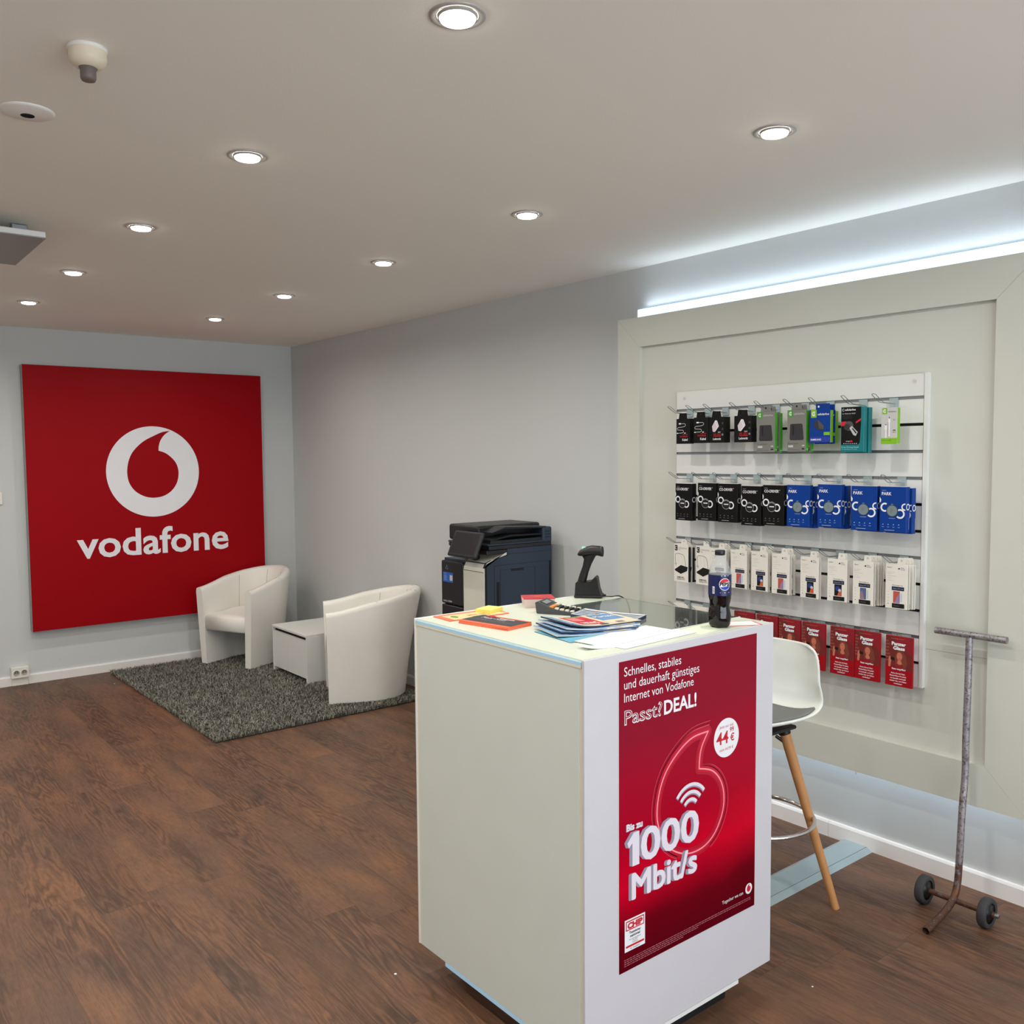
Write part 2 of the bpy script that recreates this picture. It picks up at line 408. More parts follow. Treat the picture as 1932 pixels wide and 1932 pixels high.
for bx, by in ((.24, -.13), (-.24, -.13), (.24, .2), (-.24, .2)):
    k = MB(); k.rbox(bx-.028, bx+.028, by-.02, by+.02, .045, .073, M_STEEL, r=.003); k.box(bx-.02, bx+.02, by-.006, by+.006, .02, .047, M_WHITE); k.build('bracket', t)

# ------------------------------------------------------------------ wall-mounted display frame with LED back light
fr = thing('wall_display_frame', 'big white framed display panel with bluish light glowing behind it', 'display frame', (0, 0, 0))
M_FRAME = mat('frame_laminate', (208, 210, 200), rough=.38, var=.015)
M_INNER = mat('frame_inner_laminate', (210, 212, 203), rough=.38, var=.015)
oy0, oy1, oz0, oz1 = -3.948, -5.873, .350, 2.253
iy0, iy1, iz0, iz1 = -4.090, -5.730, .500, 2.112
g = .00012
for pts in ([(oy0, oz1), (oy1, oz1), (iy1, iz1), (iy0, iz1)], [(oy0, oz0), (oy1, oz0), (iy1, iz0), (iy0, iz0)], [(oy0, oz0), (oy0, oz1), (iy0, iz1), (iy0, iz0)], [(oy1, oz0), (oy1, oz1), (iy1, iz1), (iy1, iz0)]):
    c = (sum(p[0] for p in pts)/4, sum(p[1] for p in pts)/4)
    pts = [(p[0]+(c[0]-p[0])*g/.3, p[1]+(c[1]-p[1])*g/.3) for p in pts]
    MB().prism(pts, 0, -.120, -.085, M_FRAME).build('frame_board', fr)
b = MB(); b.box(-.100, -.086, iy1-.02, iy0+.02, iz0-.02, .8765, M_INNER); b.box(-.100, -.086, iy1-.02, iy0+.02, .8775, iz1+.02, M_INNER); b.build('inner_panel', fr)
MB().box(-.085, -.001, -5.80, -4.02, .43, 2.18, M_DARK if False else M_WHITE).build('mounting_box', fr)
k = MB(); k.rbox(-.030, -.002, -5.865, -3.992, 2.268, 2.309, M_LEDB, r=.003, seg=1); k.build('led_strip', fr)
k = MB(); k.box(-.060, -.045, -5.80, -4.02, .405, .428, M_LEDB); k.build('led_strip', fr)
k = MB(); k.box(-.060, -.045, -4.018, -4.0, .45, 2.18, M_LEDB); k.build('led_strip', fr)
def led(loc, rot, sx, sy, p): 
    o = area_light('led_light', loc, rot, sx, sy, p, (.74, .85, 1.0), 150); o.parent = fr; return o
led((-.025, -4.93, 2.315), (R(180), 0, 0), .03, 1.8, .95)
led((-.052, -4.93, .400), (0, 0, 0), .02, 1.8, 1.0)
led((-.052, -3.995, 1.3), (R(90), 0, 0), .02, 1.7, .45)

# slat wall
t = thing('slatwall_panel', 'white grooved slatwall board with metal rails carrying the phone accessories', 'slatwall', (0, 0, 0))
SX = -.118
sl = [1.882, 1.797, 1.699, 1.601, 1.503, 1.407, 1.309, 1.212, 1.115, 1.017, .920, .823, .733]
b = MB(); b.box(SX+.010, -.1005, -5.488, -4.325, .735, 1.880, M_DARK)
b.build('backing_board', t)
b = MB()
for i in range(len(sl)-1):
    top = sl[i] if i == 0 else sl[i]-.0055; bot = sl[i+1] if i == len(sl)-2 else sl[i+1]+.0055
    b.box(SX, SX+.010, -5.486, -4.325, bot, top, M_WHITE)
b.build('slat_boards', t)
b = MB(); b.box(SX-.002, -.1005, -5.503, -5.488, .733, 1.884, M_WHITE); b.build('edge_trim', t)
for z in (1.797, 1.601, 1.503, 1.212, .920):
    MB().prism([(SX+.002, z-.0055), (SX-.0015, z-.0055), (SX-.0015, z-.0025), (SX+.006, z-.0015), (SX+.006, z+.002), (SX-.0005, z+.004), (SX-.0005, z+.0055), (SX+.002, z+.0055)], 1, -5.486, -4.326, M_STEEL).build('rail', t)
for y, z in ((-4.37, 1.85), (-5.45, 1.855)): MB().cyl((SX-.001, y, z), (SX+.002, y, z), .008, mat('cover_cap', (205, 205, 198)), n=16).build('screw_cap', t)

# ------------------------------------------------------------------ hooks and hanging packages
CARD_W = mat('pack_cream_card', (232, 228, 218), rough=.5)
CARD_K = mat('pack_black_card', (9, 9, 10), rough=.5, spec=.25)
CARD_B = mat('pack_blue_card', (0, 56, 140), rough=.5, spec=.25)
CARD_G = mat('pack_grey_card', (122, 122, 116), rough=.42)
CARD_GR = mat('pack_green_side', (60, 160, 26), rough=.42)
CARD_LG = mat('pack_lime', (128, 186, 30), rough=.42)
CARD_T = mat('pack_teal', (0, 118, 124), rough=.42)
CARD_R = mat('pack_red', (156, 8, 24), rough=.5, spec=.25)
CARD_R2 = mat('pack_dark_red', (112, 36, 34), rough=.4)
INK_W = M_PRINTW
INK_G = mat('grey_print', (120, 120, 124), rough=.5)
INK_LG = mat('light_grey_print', (190, 190, 190), rough=.5)
INK_R = mat('red_print', (200, 24, 40), rough=.5)
INK_N = mat('navy_print', (22, 30, 66), rough=.5)
INK_K = mat('black_print', (14, 14, 16), rough=.5)
INK_O = mat('orange_print', (204, 92, 56), rough=.5)
INK_LB = mat('light_blue_print', (140, 176, 212), rough=.5)
INK_BR = mat('brown_print', (118, 58, 42), rough=.5)
INK_SK = mat('tan_print', (196, 112, 88), rough=.5)
M_CLEAR = mat('clear_film', (240, 240, 240), rough=.08, trans=.9, ior=1.2, alpha=.45)

def make_hook(label, L=.148, kind=0):
    t = thing('display_hook', label, 'hook', (0, 0, 0), 0, 'wire hooks on the slatwall rails')
    k = MB(); k.box(-.017, .017, -.004, -.001, -.030, .004, M_ALU); k.box(-.012, .012, -.003, .004, -.002, .003, M_ALU); k.build('bracket', t)
    k = MB(); s = .0075
    P = [(-s, -.004, -.018), (-s, -L*.62, -.014), (-s, -L*.80, -.002), (-s*1.0, -L+.003, .012), (-s*.6, -L, .014), (s*.6, -L, .014), (s*1.0, -L+.003, .012), (s, -L*.80, -.002), (s, -L*.62, -.014), (s, -.004, -.018)]
    k.tube(P, .0013, M_STEEL, 6); k.build('wire', t)
    return t
def tab(k, w, h, m, tw=None, y=0.0, th=.0008, ox=0.0):
    tw = tw or w*.62
    k.prism([(ox-tw/2, h), (ox+tw/2, h), (ox+tw/2-.004, h+.024), (ox-tw/2+.004, h+.024)], 1, y, y+th, m)
    k.disc(ox, h+.014, .0042, M_DARK if m is not CARD_W else INK_LG, 1, y, 12)

def pk_cable():       # small black box with a drawn cable
    k = MB(); w, h, d = .080, .111, .028; x0 = -w/2
    k.rbox(x0, -x0, 0, d, 0, h, CARD_K, r=.001, seg=1); tab(k, w, h, CARD_K)
    z = [.089, .089, .086, .080, .076, .074, .073, .068, .062, .061, .060, .055, .050, .048, .047]
    x = [.018, .048, .055, .055, .048, .035, .014, .006, .008, .018, .040, .044, .042, .034, .008]
    k.line([(x0+a, c) for a, c in zip(x, z)], .0022, INK_LG, 1); k.rect(x0+.016, .086, x0+.028, .092, INK_W, 2); k.rect(x0+.004, .045, x0+.012, .049, INK_W, 2); k.rect(x0+.048, .045, x0+.056, .049, INK_W, 2)
    k.text('USB - USB', x0+.068, .038, INK_R, wd=.030, bold=.01, align='r'); k.text('Schnelllade', x0+.068, .029, INK_R, wd=.046, bold=.01, align='r'); k.text('Kabel', x0+.068, .013, INK_W, h=.010, bold=.02, align='r')
    return k
def pk_charger():
    k = MB(); w, h, d = .084, .110, .040; x0 = -w/2
    k.rbox(x0, -x0, 0, d, 0, h, CARD_K, r=.001, seg=1); tab(k, w, h, CARD_K)
    k.art([(x0+.018, .070), (x0+.036, .096), (x0+.046, .094), (x0+.056, .070), (x0+.034, .046), (x0+.022, .048)], INK_W, 1)
    k.art([(x0+.018, .070), (x0+.034, .090), (x0+.046, .066), (x0+.030, .046), (x0+.022, .048)], mat('pack_pinkish_white', (214, 200, 204)), 2)
    for i in range(4): k.disc(x0+.042+.003*i, .088-.006*i, .0016, INK_K, 3, n=8)
    k.text('20W', x0+.066, .042, INK_W, h=.005, align='r'); k.text('USB - USB-C', x0+.068, .034, INK_R, wd=.042, bold=.02, align='r'); k.text('Schnelllade', x0+.068, .026, INK_R, wd=.042, bold=.02, align='r'); k.text('Ladegerät', x0+.068, .012, INK_W, wd=.044, h=.009, bold=.02, align='r')
    for i in range(3): k.disc(x0+.076, .082-.024*i, .005, INK_G if i == 2 else mat('dim_print', (52, 52, 54)), 1, n=12)
    return k
def cl_logo(k, x, z, s, sq, fg, txt, wd):
    k.rect(x, z, x+s*.8, z+s, sq, 2); k.arc(x+s*.42, z+s*.5, s*.24, s*.11, 50, 310, fg, 3, n=14); k.rect(x+s*.40, z+s*.32, x+s*.50, z+s*.68, fg, 3)
    if txt: k.text('cellularline', x+s*.95, z+s*.30, txt, wd=wd, bold=.015, layer=3)
def pk_power():      # grey power bank
    k = MB(); w, h, d = .086, .165, .018; x0 = -w/2
    k.rbox(x0, -x0, 0, .0015, 0, h, CARD_G, r=.0005, seg=1); k.box(x0+.001, -x0, .0015, d, .002, h-.004, CARD_GR); tab(k, w, h, CARD_G, .05)
    cl_logo(k, x0+.005, .138, .026, CARD_GR, INK_W, INK_LG, .048)
    pts = [(x0+.018, .110), (x0+.066, .110), (x0+.070, .106), (x0+.076, .052), (x0+.072, .046), (x0+.016, .046), (x0+.012, .052), (x0+.014, .106)]
    k.art(pts, INK_K, 1); k.art([(a*.96+(x0+.043)*.04, c*.96+.078*.04) for a, c in pts], mat('dark_device', (46, 44, 50), rough=.5), 2); k.rect(x0+.025, .066, x0+.031, .106, INK_K, 3)
    k.text('Powerbank', x0+.006, .030, mat('dim_text', (84, 84, 80)), wd=.045, layer=1); k.text('5000', x0+.006, .018, INK_W, h=.008, bold=.02); k.text('4:38', x0+.080, .022, INK_W, h=.005, bold=.02, align='r'); k.rect(x0+.068, .009, x0+.080, .014, INK_K, 1); k.text('mAh fast portable charger', x0+.006, .007, mat('dim_text', (84, 84, 80)), wd=.05, layer=1)
    k.X = Matrix.Translation((-x0, 0, 0)) @ Matrix.Rotation(R(90), 4, 'Z'); k.text('5000', .004, .008, INK_W, h=.004); k.X = Matrix.Identity(4)
    return k
def pk_blue():
    k = MB(); w, h, d = .086, .129, .022; x0 = -w/2
    k.rbox(x0, -x0, 0, .0015, 0, h, CARD_B, r=.0005, seg=1); k.box(x0+.001, -x0, .0015, d, .002, h-.004, CARD_LG); k.prism([(-.018, h-.001), (.040, h-.001), (.040, h+.022), (-.018, h+.022)], 1, .0002, .0014, CARD_B); k.disc(-.006, h+.011, .004, INK_W, 1, n=10)
    cl_logo(k, x0+.005, .098, .030, CARD_LG, INK_W, INK_W, .048)
    pts = [(x0+.030, .092), (x0+.016, .072), (x0+.020, .060), (x0+.050, .046), (x0+.060, .052), (x0+.062, .066)]
    k.art(pts, mat('dark_device', (46, 44, 50)), 1); k.art([(x0+.034, .090), (x0+.040, .056), (x0+.058, .052), (x0+.060, .066)], mat('grey_device', (76, 74, 78)), 2)
    k.rect(x0+.060, .030, x0+.085, .042, CARD_LG, 1); k.rect(x0+.001, .004, x0+.085, .024, mat('indigo_print', (36, 54, 160)), 1); k.text('SAMSUNG', x0+.005, .010, INK_W, wd=.044, bold=.02)
    return k
def pk_teal():
    k = MB(); w, h, d = .094, .169, .022; x0 = -w/2
    k.rbox(x0, -x0, 0, d, 0, h, CARD_T, r=.001, seg=1)
    k.art([(x0+.002, .168), (x0+.082, .168), (x0+.082, .100), (x0+.078, .034), (x0+.070, .028), (x0+.002, .028)], CARD_K, 1)
    k.arc(x0+.010, .158, .004, .0014, 40, 320, INK_W, 2, n=12); k.text('cellularline', x0+.016, .155, INK_W, wd=.044, bold=.02); k.text('Car Multimedia FM/BT', x0+.005, .142, INK_LG, wd=.055, bold=.01)
    for z in (.135, .130, .125): k.rect(x0+.005, z, x0+.045, z+.0012, mat('dim_print', (52, 52, 54)), 2)
    k.art([(x0+.002, .114), (x0+.024, .116), (x0+.014, .098), (x0+.002, .098)], INK_R, 2); k.art([(x0+.060, .112), (x0+.082, .126), (x0+.082, .118), (x0+.062, .106)], INK_R, 2)
    k.disc(x0+.034, .098, .018, mat('grey_device', (76, 74, 78)), 3); k.disc(x0+.026, .094, .012, mat('dark_device', (46, 44, 50)), 4)
    k.art([(x0+.036, .090), (x0+.046, .098), (x0+.070, .074), (x0+.062, .060), (x0+.052, .064)], INK_LG, 4); k.art([(x0+.046, .088), (x0+.050, .090), (x0+.066, .072), (x0+.062, .068)], INK_K, 5)
    k.disc(x0+.044, .041, .006, INK_R, 2, rz=.003); k.text('voltage', x0+.022, .039, INK_W, wd=.016)
    for i in range(7): k.rect(x0+.012+.0085*i, .031, x0+.016+.0085*i, .033, INK_W, 2)
    k.text('Drive Driving Sound', x0+.004, .016, mat('pale_teal_print', (150, 214, 210)), wd=.070, bold=.01); k.text('for safe telephone in vehicle', x0+.006, .009, mat('pale_teal_print', (150, 214, 210)), wd=.062)
    return k
def pk_cord():
    k = MB(); w, h, d = .060, .132, .020; x0 = -w/2
    k.rbox(x0, -x0, 0, .0015, 0, h, mat('pack_light_grey', (196, 196, 194)), r=.0005, seg=1); k.box(x0+.001, -x0, .0015, d, .002, h-.002, CARD_LG)
    k.rect(x0, 0, -x0, .022, CARD_LG, 1); k.text('USB-C to USB', x0+.004, .012, mat('dark_green_print', (60, 100, 20)), wd=.034)
    k.prism([(-.014, h), (.026, h), (.026, h+.022), (-.014, h+.022)], 1, .0, .001, M_CLEAR)
    cl_logo(k, x0+.004, .108, .022, CARD_LG, INK_W, INK_G, .030)
    k.line([(x0+.030, .028), (x0+.030, .080)], .006, INK_W, 1); k.rect(x0+.026, .078, x0+.034, .092, INK_W, 2); k.rect(x0+.028, .092, x0+.032, .098, INK_G, 2)
    k.line([(x0+.018, .022), (x0+.018, .060)], .005, INK_W, 1); k.rect(x0+.013, .052, x0+.022, .068, INK_W, 2); k.rect(x0+.015, .068, x0+.020, .072, INK_G, 2)
    k.line([(x0+.026, .028), (x0+.026, .078)], .001, INK_G, 3); k.rect(x0+.044, .048, x0+.054, .051, INK_K, 1); k.text('100cm', x0+.043, .041, INK_K, wd=.012); k.text('60', x0+.044, .084, INK_G, h=.006)
    return k
def pk_round(kind):  # the tall boxes with a chain of white rings
    k = MB(); w, h, d = (.100, .164, .028) if kind == 'k' else (.100, .165, .026); x0 = -w/2; C = CARD_K if kind == 'k' else CARD_B
    k.rbox(x0, -x0, 0, d, 0, h, C, r=.001, seg=1)
    k.box(-.022, .022, d*.5, d*.5+.0008, h, h+.030, M_CLEAR)
    k.box(x0+.001, -x0-.001, .001, d-.001, h, h+.0012, mat('pack_top_white', (214, 214, 212)))
    k.text('vodafone', x0+.008, .150, INK_LG, wd=.016)
    k.text('CO-DRIVER' if kind == 'k' else 'PARK', x0+.008, .134, INK_W, h=.0112, wd=.068 if kind == 'k' else .037, bold=.018)
    if kind == 'k': k.text('TM', x0+.076, .142, INK_W, wd=.006)
    if kind == 'k':
        k.arc(x0+.016, .093, .0125, .0055, 0, 360, INK_W, 1); k.art([(x0+.0002, .128), (x0+.0042, .121), (x0+.0046, .114), (x0+.0025, .107), (x0+.0002, .105)], INK_W, 2)
        k.arc(x0+.043, .076, .020, .0013, 0, 360, INK_LG, 2); k.disc(x0+.043, .076, .019, mat('disc_black', (26, 26, 30), rough=.3), 1); k.arc(x0+.043, .076, .017, .004, 45, 135, INK_G, 3); k.rect(x0+.032, .0745, x0+.055, .0785, INK_W, 3)
        k.arc(x0+.067, .073, .0135, .0055, -130, 130, INK_W, 1)
        yb = 0
    else:
        k.arc(x0+.020, .090, .0135, .006, 60, 300, INK_W, 1); k.art([(x0+.0, .128), (x0+.006, .118), (x0+.005, .110), (x0+.0, .106)], INK_W, 2)
        k.disc(x0+.048, .078, .023, mat('disc_dark', (40, 52, 66)), 1); k.disc(x0+.048, .078, .0195, mat('disc_grey', (118, 136, 142)), 2); k.text('P', x0+.042, .070, INK_G, h=.016, bold=.03, layer=3)
        k.rect(x0+.044, .101, x0+.052, .1025, INK_LB, 3); k.rect(x0+.036, .050, x0+.060, .0515, INK_LB, 3)
        k.arc(x0+.078, .068, .0145, .006, -140, 130, INK_W, 1); k.arc(x0+.0955, .093, .0105, .0048, 80, 280, INK_W, 1)
    for i in range(4): k.disc(x0+.014+.020*i, .028, .0022, INK_G if kind == 'k' else INK_LB, 1, n=8); k.rect(x0+.010+.020*i, .018, x0+.018+.020*i, .0195, INK_G if kind == 'k' else INK_LB, 1)
    k.rect(x0+.020, .0065, x0+.058, .0080, INK_LG, 1)
    k.X = Matrix.Translation((-x0, 0, 0)) @ Matrix.Rotation(R(90), 4, 'Z')
    k.arc(.013, .093, .010, .004, 0, 360, INK_W if kind == 'b' else INK_LG, 1)
    k.rect(.021, .012, .0225, .055, INK_LG if kind == 'b' else INK_G, 1)
    k.X = Matrix.Identity(4)
    return k
def pk_case():       # cream card with clear phone case
    k = MB(); w, h, d = .082, .170, .018; x0 = -w/2
    k.rbox(x0, -x0, 0, .002, 0, h, CARD_W, r=.0005, seg=1); k.box(x0+.004, -x0-.0005, .002, d, .002, h-.012, mat('pack_side_black', (20, 20, 28), rough=.3))
    tab(k, w, h, CARD_W, .034, ox=.016)
    k.rect(x0+.005, .140, x0+.020, .164, INK_K, 1); k.arc(x0+.0125, .152, .0055, .002, 50, 310, INK_W, 2, n=14)
    k.text('cellularline', x0+.025, .150, INK_LG, wd=.050, bold=.01); k.text('Clear', x0+.025, .143, INK_G, wd=.014)
    k.line(catmull([(x0+.012, .070), (x0+.008, .105), (x0+.012, .126), (x0+.048, .124), (x0+.060, .112), (x0+.068, .074)], 5, False), .0022, INK_G, 1)
    k.line([(x0+.028, .082), (x0+.026, .122)], .0008, INK_LG, 1); k.line([(x0+.050, .082), (x0+.044, .122)], .0008, INK_LG, 1)
    k.art([(x0+.004, .054), (x0+.040, .076), (x0+.080, .070), (x0+.076, .052), (x0+.040, .036), (x0+.008, .048)], INK_K, 2)
    k.text('SLIM', x0+.004, .078, INK_G, wd=.012); k.text('SAMSUNG', x0+.018, .018, INK_K, wd=.040, bold=.02); k.text('Galaxy A15', x0+.018, .010, INK_K, wd=.044)
    return k
def pk_film(v):      # white screen protector card, v = phone picture
    k = MB(); w, h, d = .081, .163, .005; x0 = -w/2
    k.rbox(x0, -x0, 0, d, 0, h, CARD_W, r=.0006, seg=1); tab(k, w, h, CARD_W, .032, 0, .0012, .018)
    k.text('displex', x0+.006, .148, INK_G, wd=.017); k.disc(x0+.050, .147, .0032, INK_N, 1, n=8); k.text('REAL\nGLASS', x0+.056, .148, INK_G, wd=.016)
    for i, z in enumerate((.132, .126, .118, .110, .102)): k.rect(x0+.006, z, x0+(.034, .026, .040, .022, .030)[i], z+.0010, INK_LG, 1)
    k.text('Panzerglas für', x0+.026, .084, INK_G, wd=.040)
    k.rect(x0+.024, .067, x0+.070, .081, INK_N, 1); k.text('Galaxy A15 | 5G' if v != 1 else 'Galaxy A54 | A34', x0+.028, .072, INK_LG, wd=.038)
    a, c0 = x0+.030, .022
    if v == 0:
        k.rect(a, c0, a+.024, c0+.042, INK_N, 1); k.rect(a+.001, c0, a+.023, c0+.041, mat('phone_coral', (196, 84, 72)), 2); k.art([(a+.006, c0), (a+.023, c0), (a+.023, c0+.036), (a+.014, c0+.022)], mat('phone_lilac', (150, 130, 170)), 3)
        k.rect(a+.027, c0+.004, a+.033, c0+.036, mat('pale_blue_print', (186, 206, 220)), 1)
    elif v == 1:
        k.rect(a, c0, a+.030, c0+.044, INK_K, 1); k.disc(a+.014, c0+.028, .010, mat('phone_blue', (36, 58, 130)), 2, n=16); k.disc(a+.022, c0+.022, .006, mat('phone_pale', (206, 196, 206)), 3, n=12); k.art([(a+.012, c0), (a+.029, c0), (a+.029, c0+.020), (a+.018, c0+.016)], INK_O, 3)
    else:
        k.rect(a, c0, a+.024, c0+.042, INK_N, 1); k.rect(a+.001, c0, a+.023, c0+.041, mat('phone_steel', (84, 100, 150)), 2); k.art([(a+.002, c0), (a+.018, c0), (a+.010, c0+.034), (a+.002, c0+.026)], mat('phone_tan', (150, 120, 132)), 3)
        k.rect(a+.027, c0+.004, a+.033, c0+.036, mat('pale_blue_print', (186, 206, 220)), 1)
    k.rect(x0+.026, .004, x0+.072, .020, INK_K, 4); k.text('Premium', x0+.034, .010, INK_G, wd=.02, layer=6)
    for i in range(5): k.rect(x0+.009, .016+.011*i, x0+.013, .018+.011*i, INK_LG if i else INK_K, 1)
    return k
def pk_panzer():
    k = MB(); w, h, d = .103, .186, .010; x0 = -w/2
    k.rbox(x0, -x0, 0, d, 0, h, CARD_R, r=.0015, seg=2)
    k.art([(x0+.001, .078), (-x0-.001, .060), (-x0-.001, .184), (x0+.001, .184)], CARD_R2, 1)
    k.art([(x0+.030, .184), (x0+.050, .150), (x0+.102, .120), (x0+.102, .184)], mat('pack_mid_red', (138, 22, 34)), 2)
    for i in range(7): k.rect(x0+.002, .090+.012*i, x0+.012+.003*(i % 3), .096+.012*i, mat('mottled_print', (142, 66, 56)), 2)
    # woman with a phone in the print: hair, face, phone, hand
    k.art([(x0+.040, .078), (x0+.036, .110), (x0+.046, .132), (x0+.064, .134), (x0+.078, .116), (x0+.084, .086), (x0+.074, .066), (x0+.050, .066)], INK_BR, 3)
    k.disc(x0+.054, .112, .0105, INK_SK, 4, n=18, rz=.0150); k.art([(x0+.044, .082), (x0+.066, .082), (x0+.058, .100), (x0+.049, .100)], INK_SK, 4)
    k.art([(x0+.040, .066), (x0+.072, .066), (x0+.064, .086), (x0+.054, .078), (x0+.044, .088)], mat('pack_mid_red', (138, 22, 34)), 5)
    k.rect(x0+.049, .1175, x0+.052, .1185, INK_BR, 5); k.rect(x0+.056, .1175, x0+.059, .1185, INK_BR, 5); k.rect(x0+.0515, .104, x0+.0575, .1055, INK_R, 5)
    k.rect(x0+.021, .096, x0+.036, .106, INK_K, 5); k.art([(x0+.012, .070), (x0+.020, .070), (x0+.024, .098), (x0+.018, .112), (x0+.013, .100)], INK_SK, 4)
    k.rect(x0+.020, .1755, x0+.070, .1765, INK_SK, 3)
    k.text('Panzer', x0+.024, .152, INK_W, h=.0125, wd=.054, bold=.045, layer=6); k.text('Glass', x0+.030, .136, INK_W, h=.0125, wd=.044, bold=.045, layer=6)
    k.text('Stets vergriffen!', x0+.026, .062, INK_W, wd=.052, bold=.03, layer=6)
    for i, s_ in enumerate(['Keine Sorge! Dein', 'PanzerGlass Produkt', 'ist bestellt und bald', 'wieder hier am Haken', 'verfügbar!']):
        k.text(s_, x0+.050, .046-.0095*i, INK_W, wd=(.052, .062, .058, .064, .032)[i], h=.0048, bold=.02, layer=6, align='c')
    k.box(-.030, .030, d*.3, d*.6, h, h+.010, M_CLEAR)
    return k
def pk_grey():
    k = MB(); w, h, d = .082, .150, .012; x0 = -w/2
    k.rbox(x0, -x0, 0, d, 0, h, mat('pack_smoky', (128, 126, 124), rough=.2), r=.001, seg=1); k.box(x0, -x0, -.001, d+.001, h-.004, h+.018, CARD_W)
    for x in (.018, .042, .060): k.rect(x0+x, .02, x0+x+.001, .145, INK_G, 1)
    k.rect(x0+.030, .075, x0+.080, .095, INK_K, 1)
    return k

ORD = ['first', 'second', 'third', 'fourth', 'fifth', 'sixth', 'seventh', 'eighth', 'ninth', 'tenth']
PROTO = {}
def place_pack(kind, fn, name, cat, label, group, x, yc, z, rz):
    if kind not in PROTO:
        o = fn().build(name); PROTO[kind] = o
    else:
        o = PROTO[kind].copy(); COL.objects.link(o)
    o.location = (x, yc, z); o.rotation_euler = (0, 0, R(-90)+rz)
    tag(o, label, cat, group); return o
hook0 = None
def place_hook(y, z, L, label):
    global hook0
    if hook0 is None: hook0 = make_hook(label); o = hook0
    else: o = dup(hook0, label=label)
    o.location = (SX-.0015, y, z); o.rotation_euler = (0, 0, R(-90)); o.scale = (1, L/.148, 1)
    return o

rowsz = {1: 1.795, 2: 1.503, 3: 1.211, 4: .919}
# row 1 : (kind, centre y, base z, copies behind)
row1 = [('cable', -4.449, 1.643, 0), ('cable', -4.550, 1.645, 0), ('charger', -4.634, 1.645, 0), ('charger', -4.770, 1.645, 0), ('power', -4.884, 1.602, 1), ('power', -5.028, 1.603, 1), ('blue', -5.131, 1.636, 1), ('teal', -5.267, 1.600, 1), ('cord', -5.412, 1.628, 0)]
tip1 = [-4.406, -4.509, -4.605, -4.742, -4.865, -5.002, -5.115, -5.253, -5.375]
desc1 = {'cable': (pk_cable, 'phone_cable_box', 'small black box picturing a white cable', 'box'), 'charger': (pk_charger, 'phone_charger_box', 'small black box picturing a white plug charger', 'box'),
         'power': (pk_power, 'power_bank_pack', 'grey and green pack picturing a dark power bank', 'pack'), 'blue': (pk_blue, 'car_charger_pack', 'blue and green pack picturing a dark car charger', 'pack'),
         'teal': (pk_teal, 'car_transmitter_box', 'black and teal box picturing a car adapter', 'box'), 'cord': (pk_cord, 'usb_cable_pack', 'narrow grey and lime pack picturing white plugs', 'pack')}
for i, (kd, yc, z, nb) in enumerate(row1):
    place_hook(tip1[i], rowsz[1], .148, 'thin wire hook, %s from the left on the top rail' % ORD[i])
    fn, nm, ds, cat = desc1[kd]
    for c in range(nb+1):
        where = ', %s hook of top row' % ORD[i]
        if nb: where += (', front one' if c == 0 else ', rear one')
        place_pack(kd, fn, nm, cat, ds+where, 'accessory packs in the top row', -.220+c*.030, yc-(.003*c), z-.003*c, R((-2, 1, -3, 2, 1, -1, 2, 0, 1)[i]))
# row 2
row2 = [(-4.456, 1.302), (-4.586, 1.307), (-4.697, 1.306), (-4.817, 1.299), (-4.925, 1.305), (-5.040, 1.307), (-5.177, 1.312), (-5.320, 1.309), (-5.432, 1.309)]
tip2 = [-4.406, -4.537, -4.651, -4.771, -4.881, -5.017, -5.152, -5.277, -5.411]
for i, (yc, z) in enumerate(row2):
    place_hook(tip2[i], rowsz[2], .140, 'thin wire hook, %s from the left on the second rail' % ORD[i])
    kd = 'k' if i < 5 else 'b'; nb = 0 if i < 5 else 1
    ds = 'tall black box with white rings' if kd == 'k' else 'tall blue box with white rings'
    for c in range(nb+1):
        where = 'on %s hook of second row' % ORD[i]
        if nb: where += (', front one' if c == 0 else ', rear one')
        place_pack('round_'+kd, (lambda q=kd: pk_round(q)), 'car_tracker_box' if kd == 'k' else 'parking_tracker_box', 'box', ds+' '+where, 'ringed boxes in the second row', -.222+c*.032, yc-.006*c, z-.005*c, R((-3, 0, 2, -1, 1, 2, 1, 3, 0)[i]))
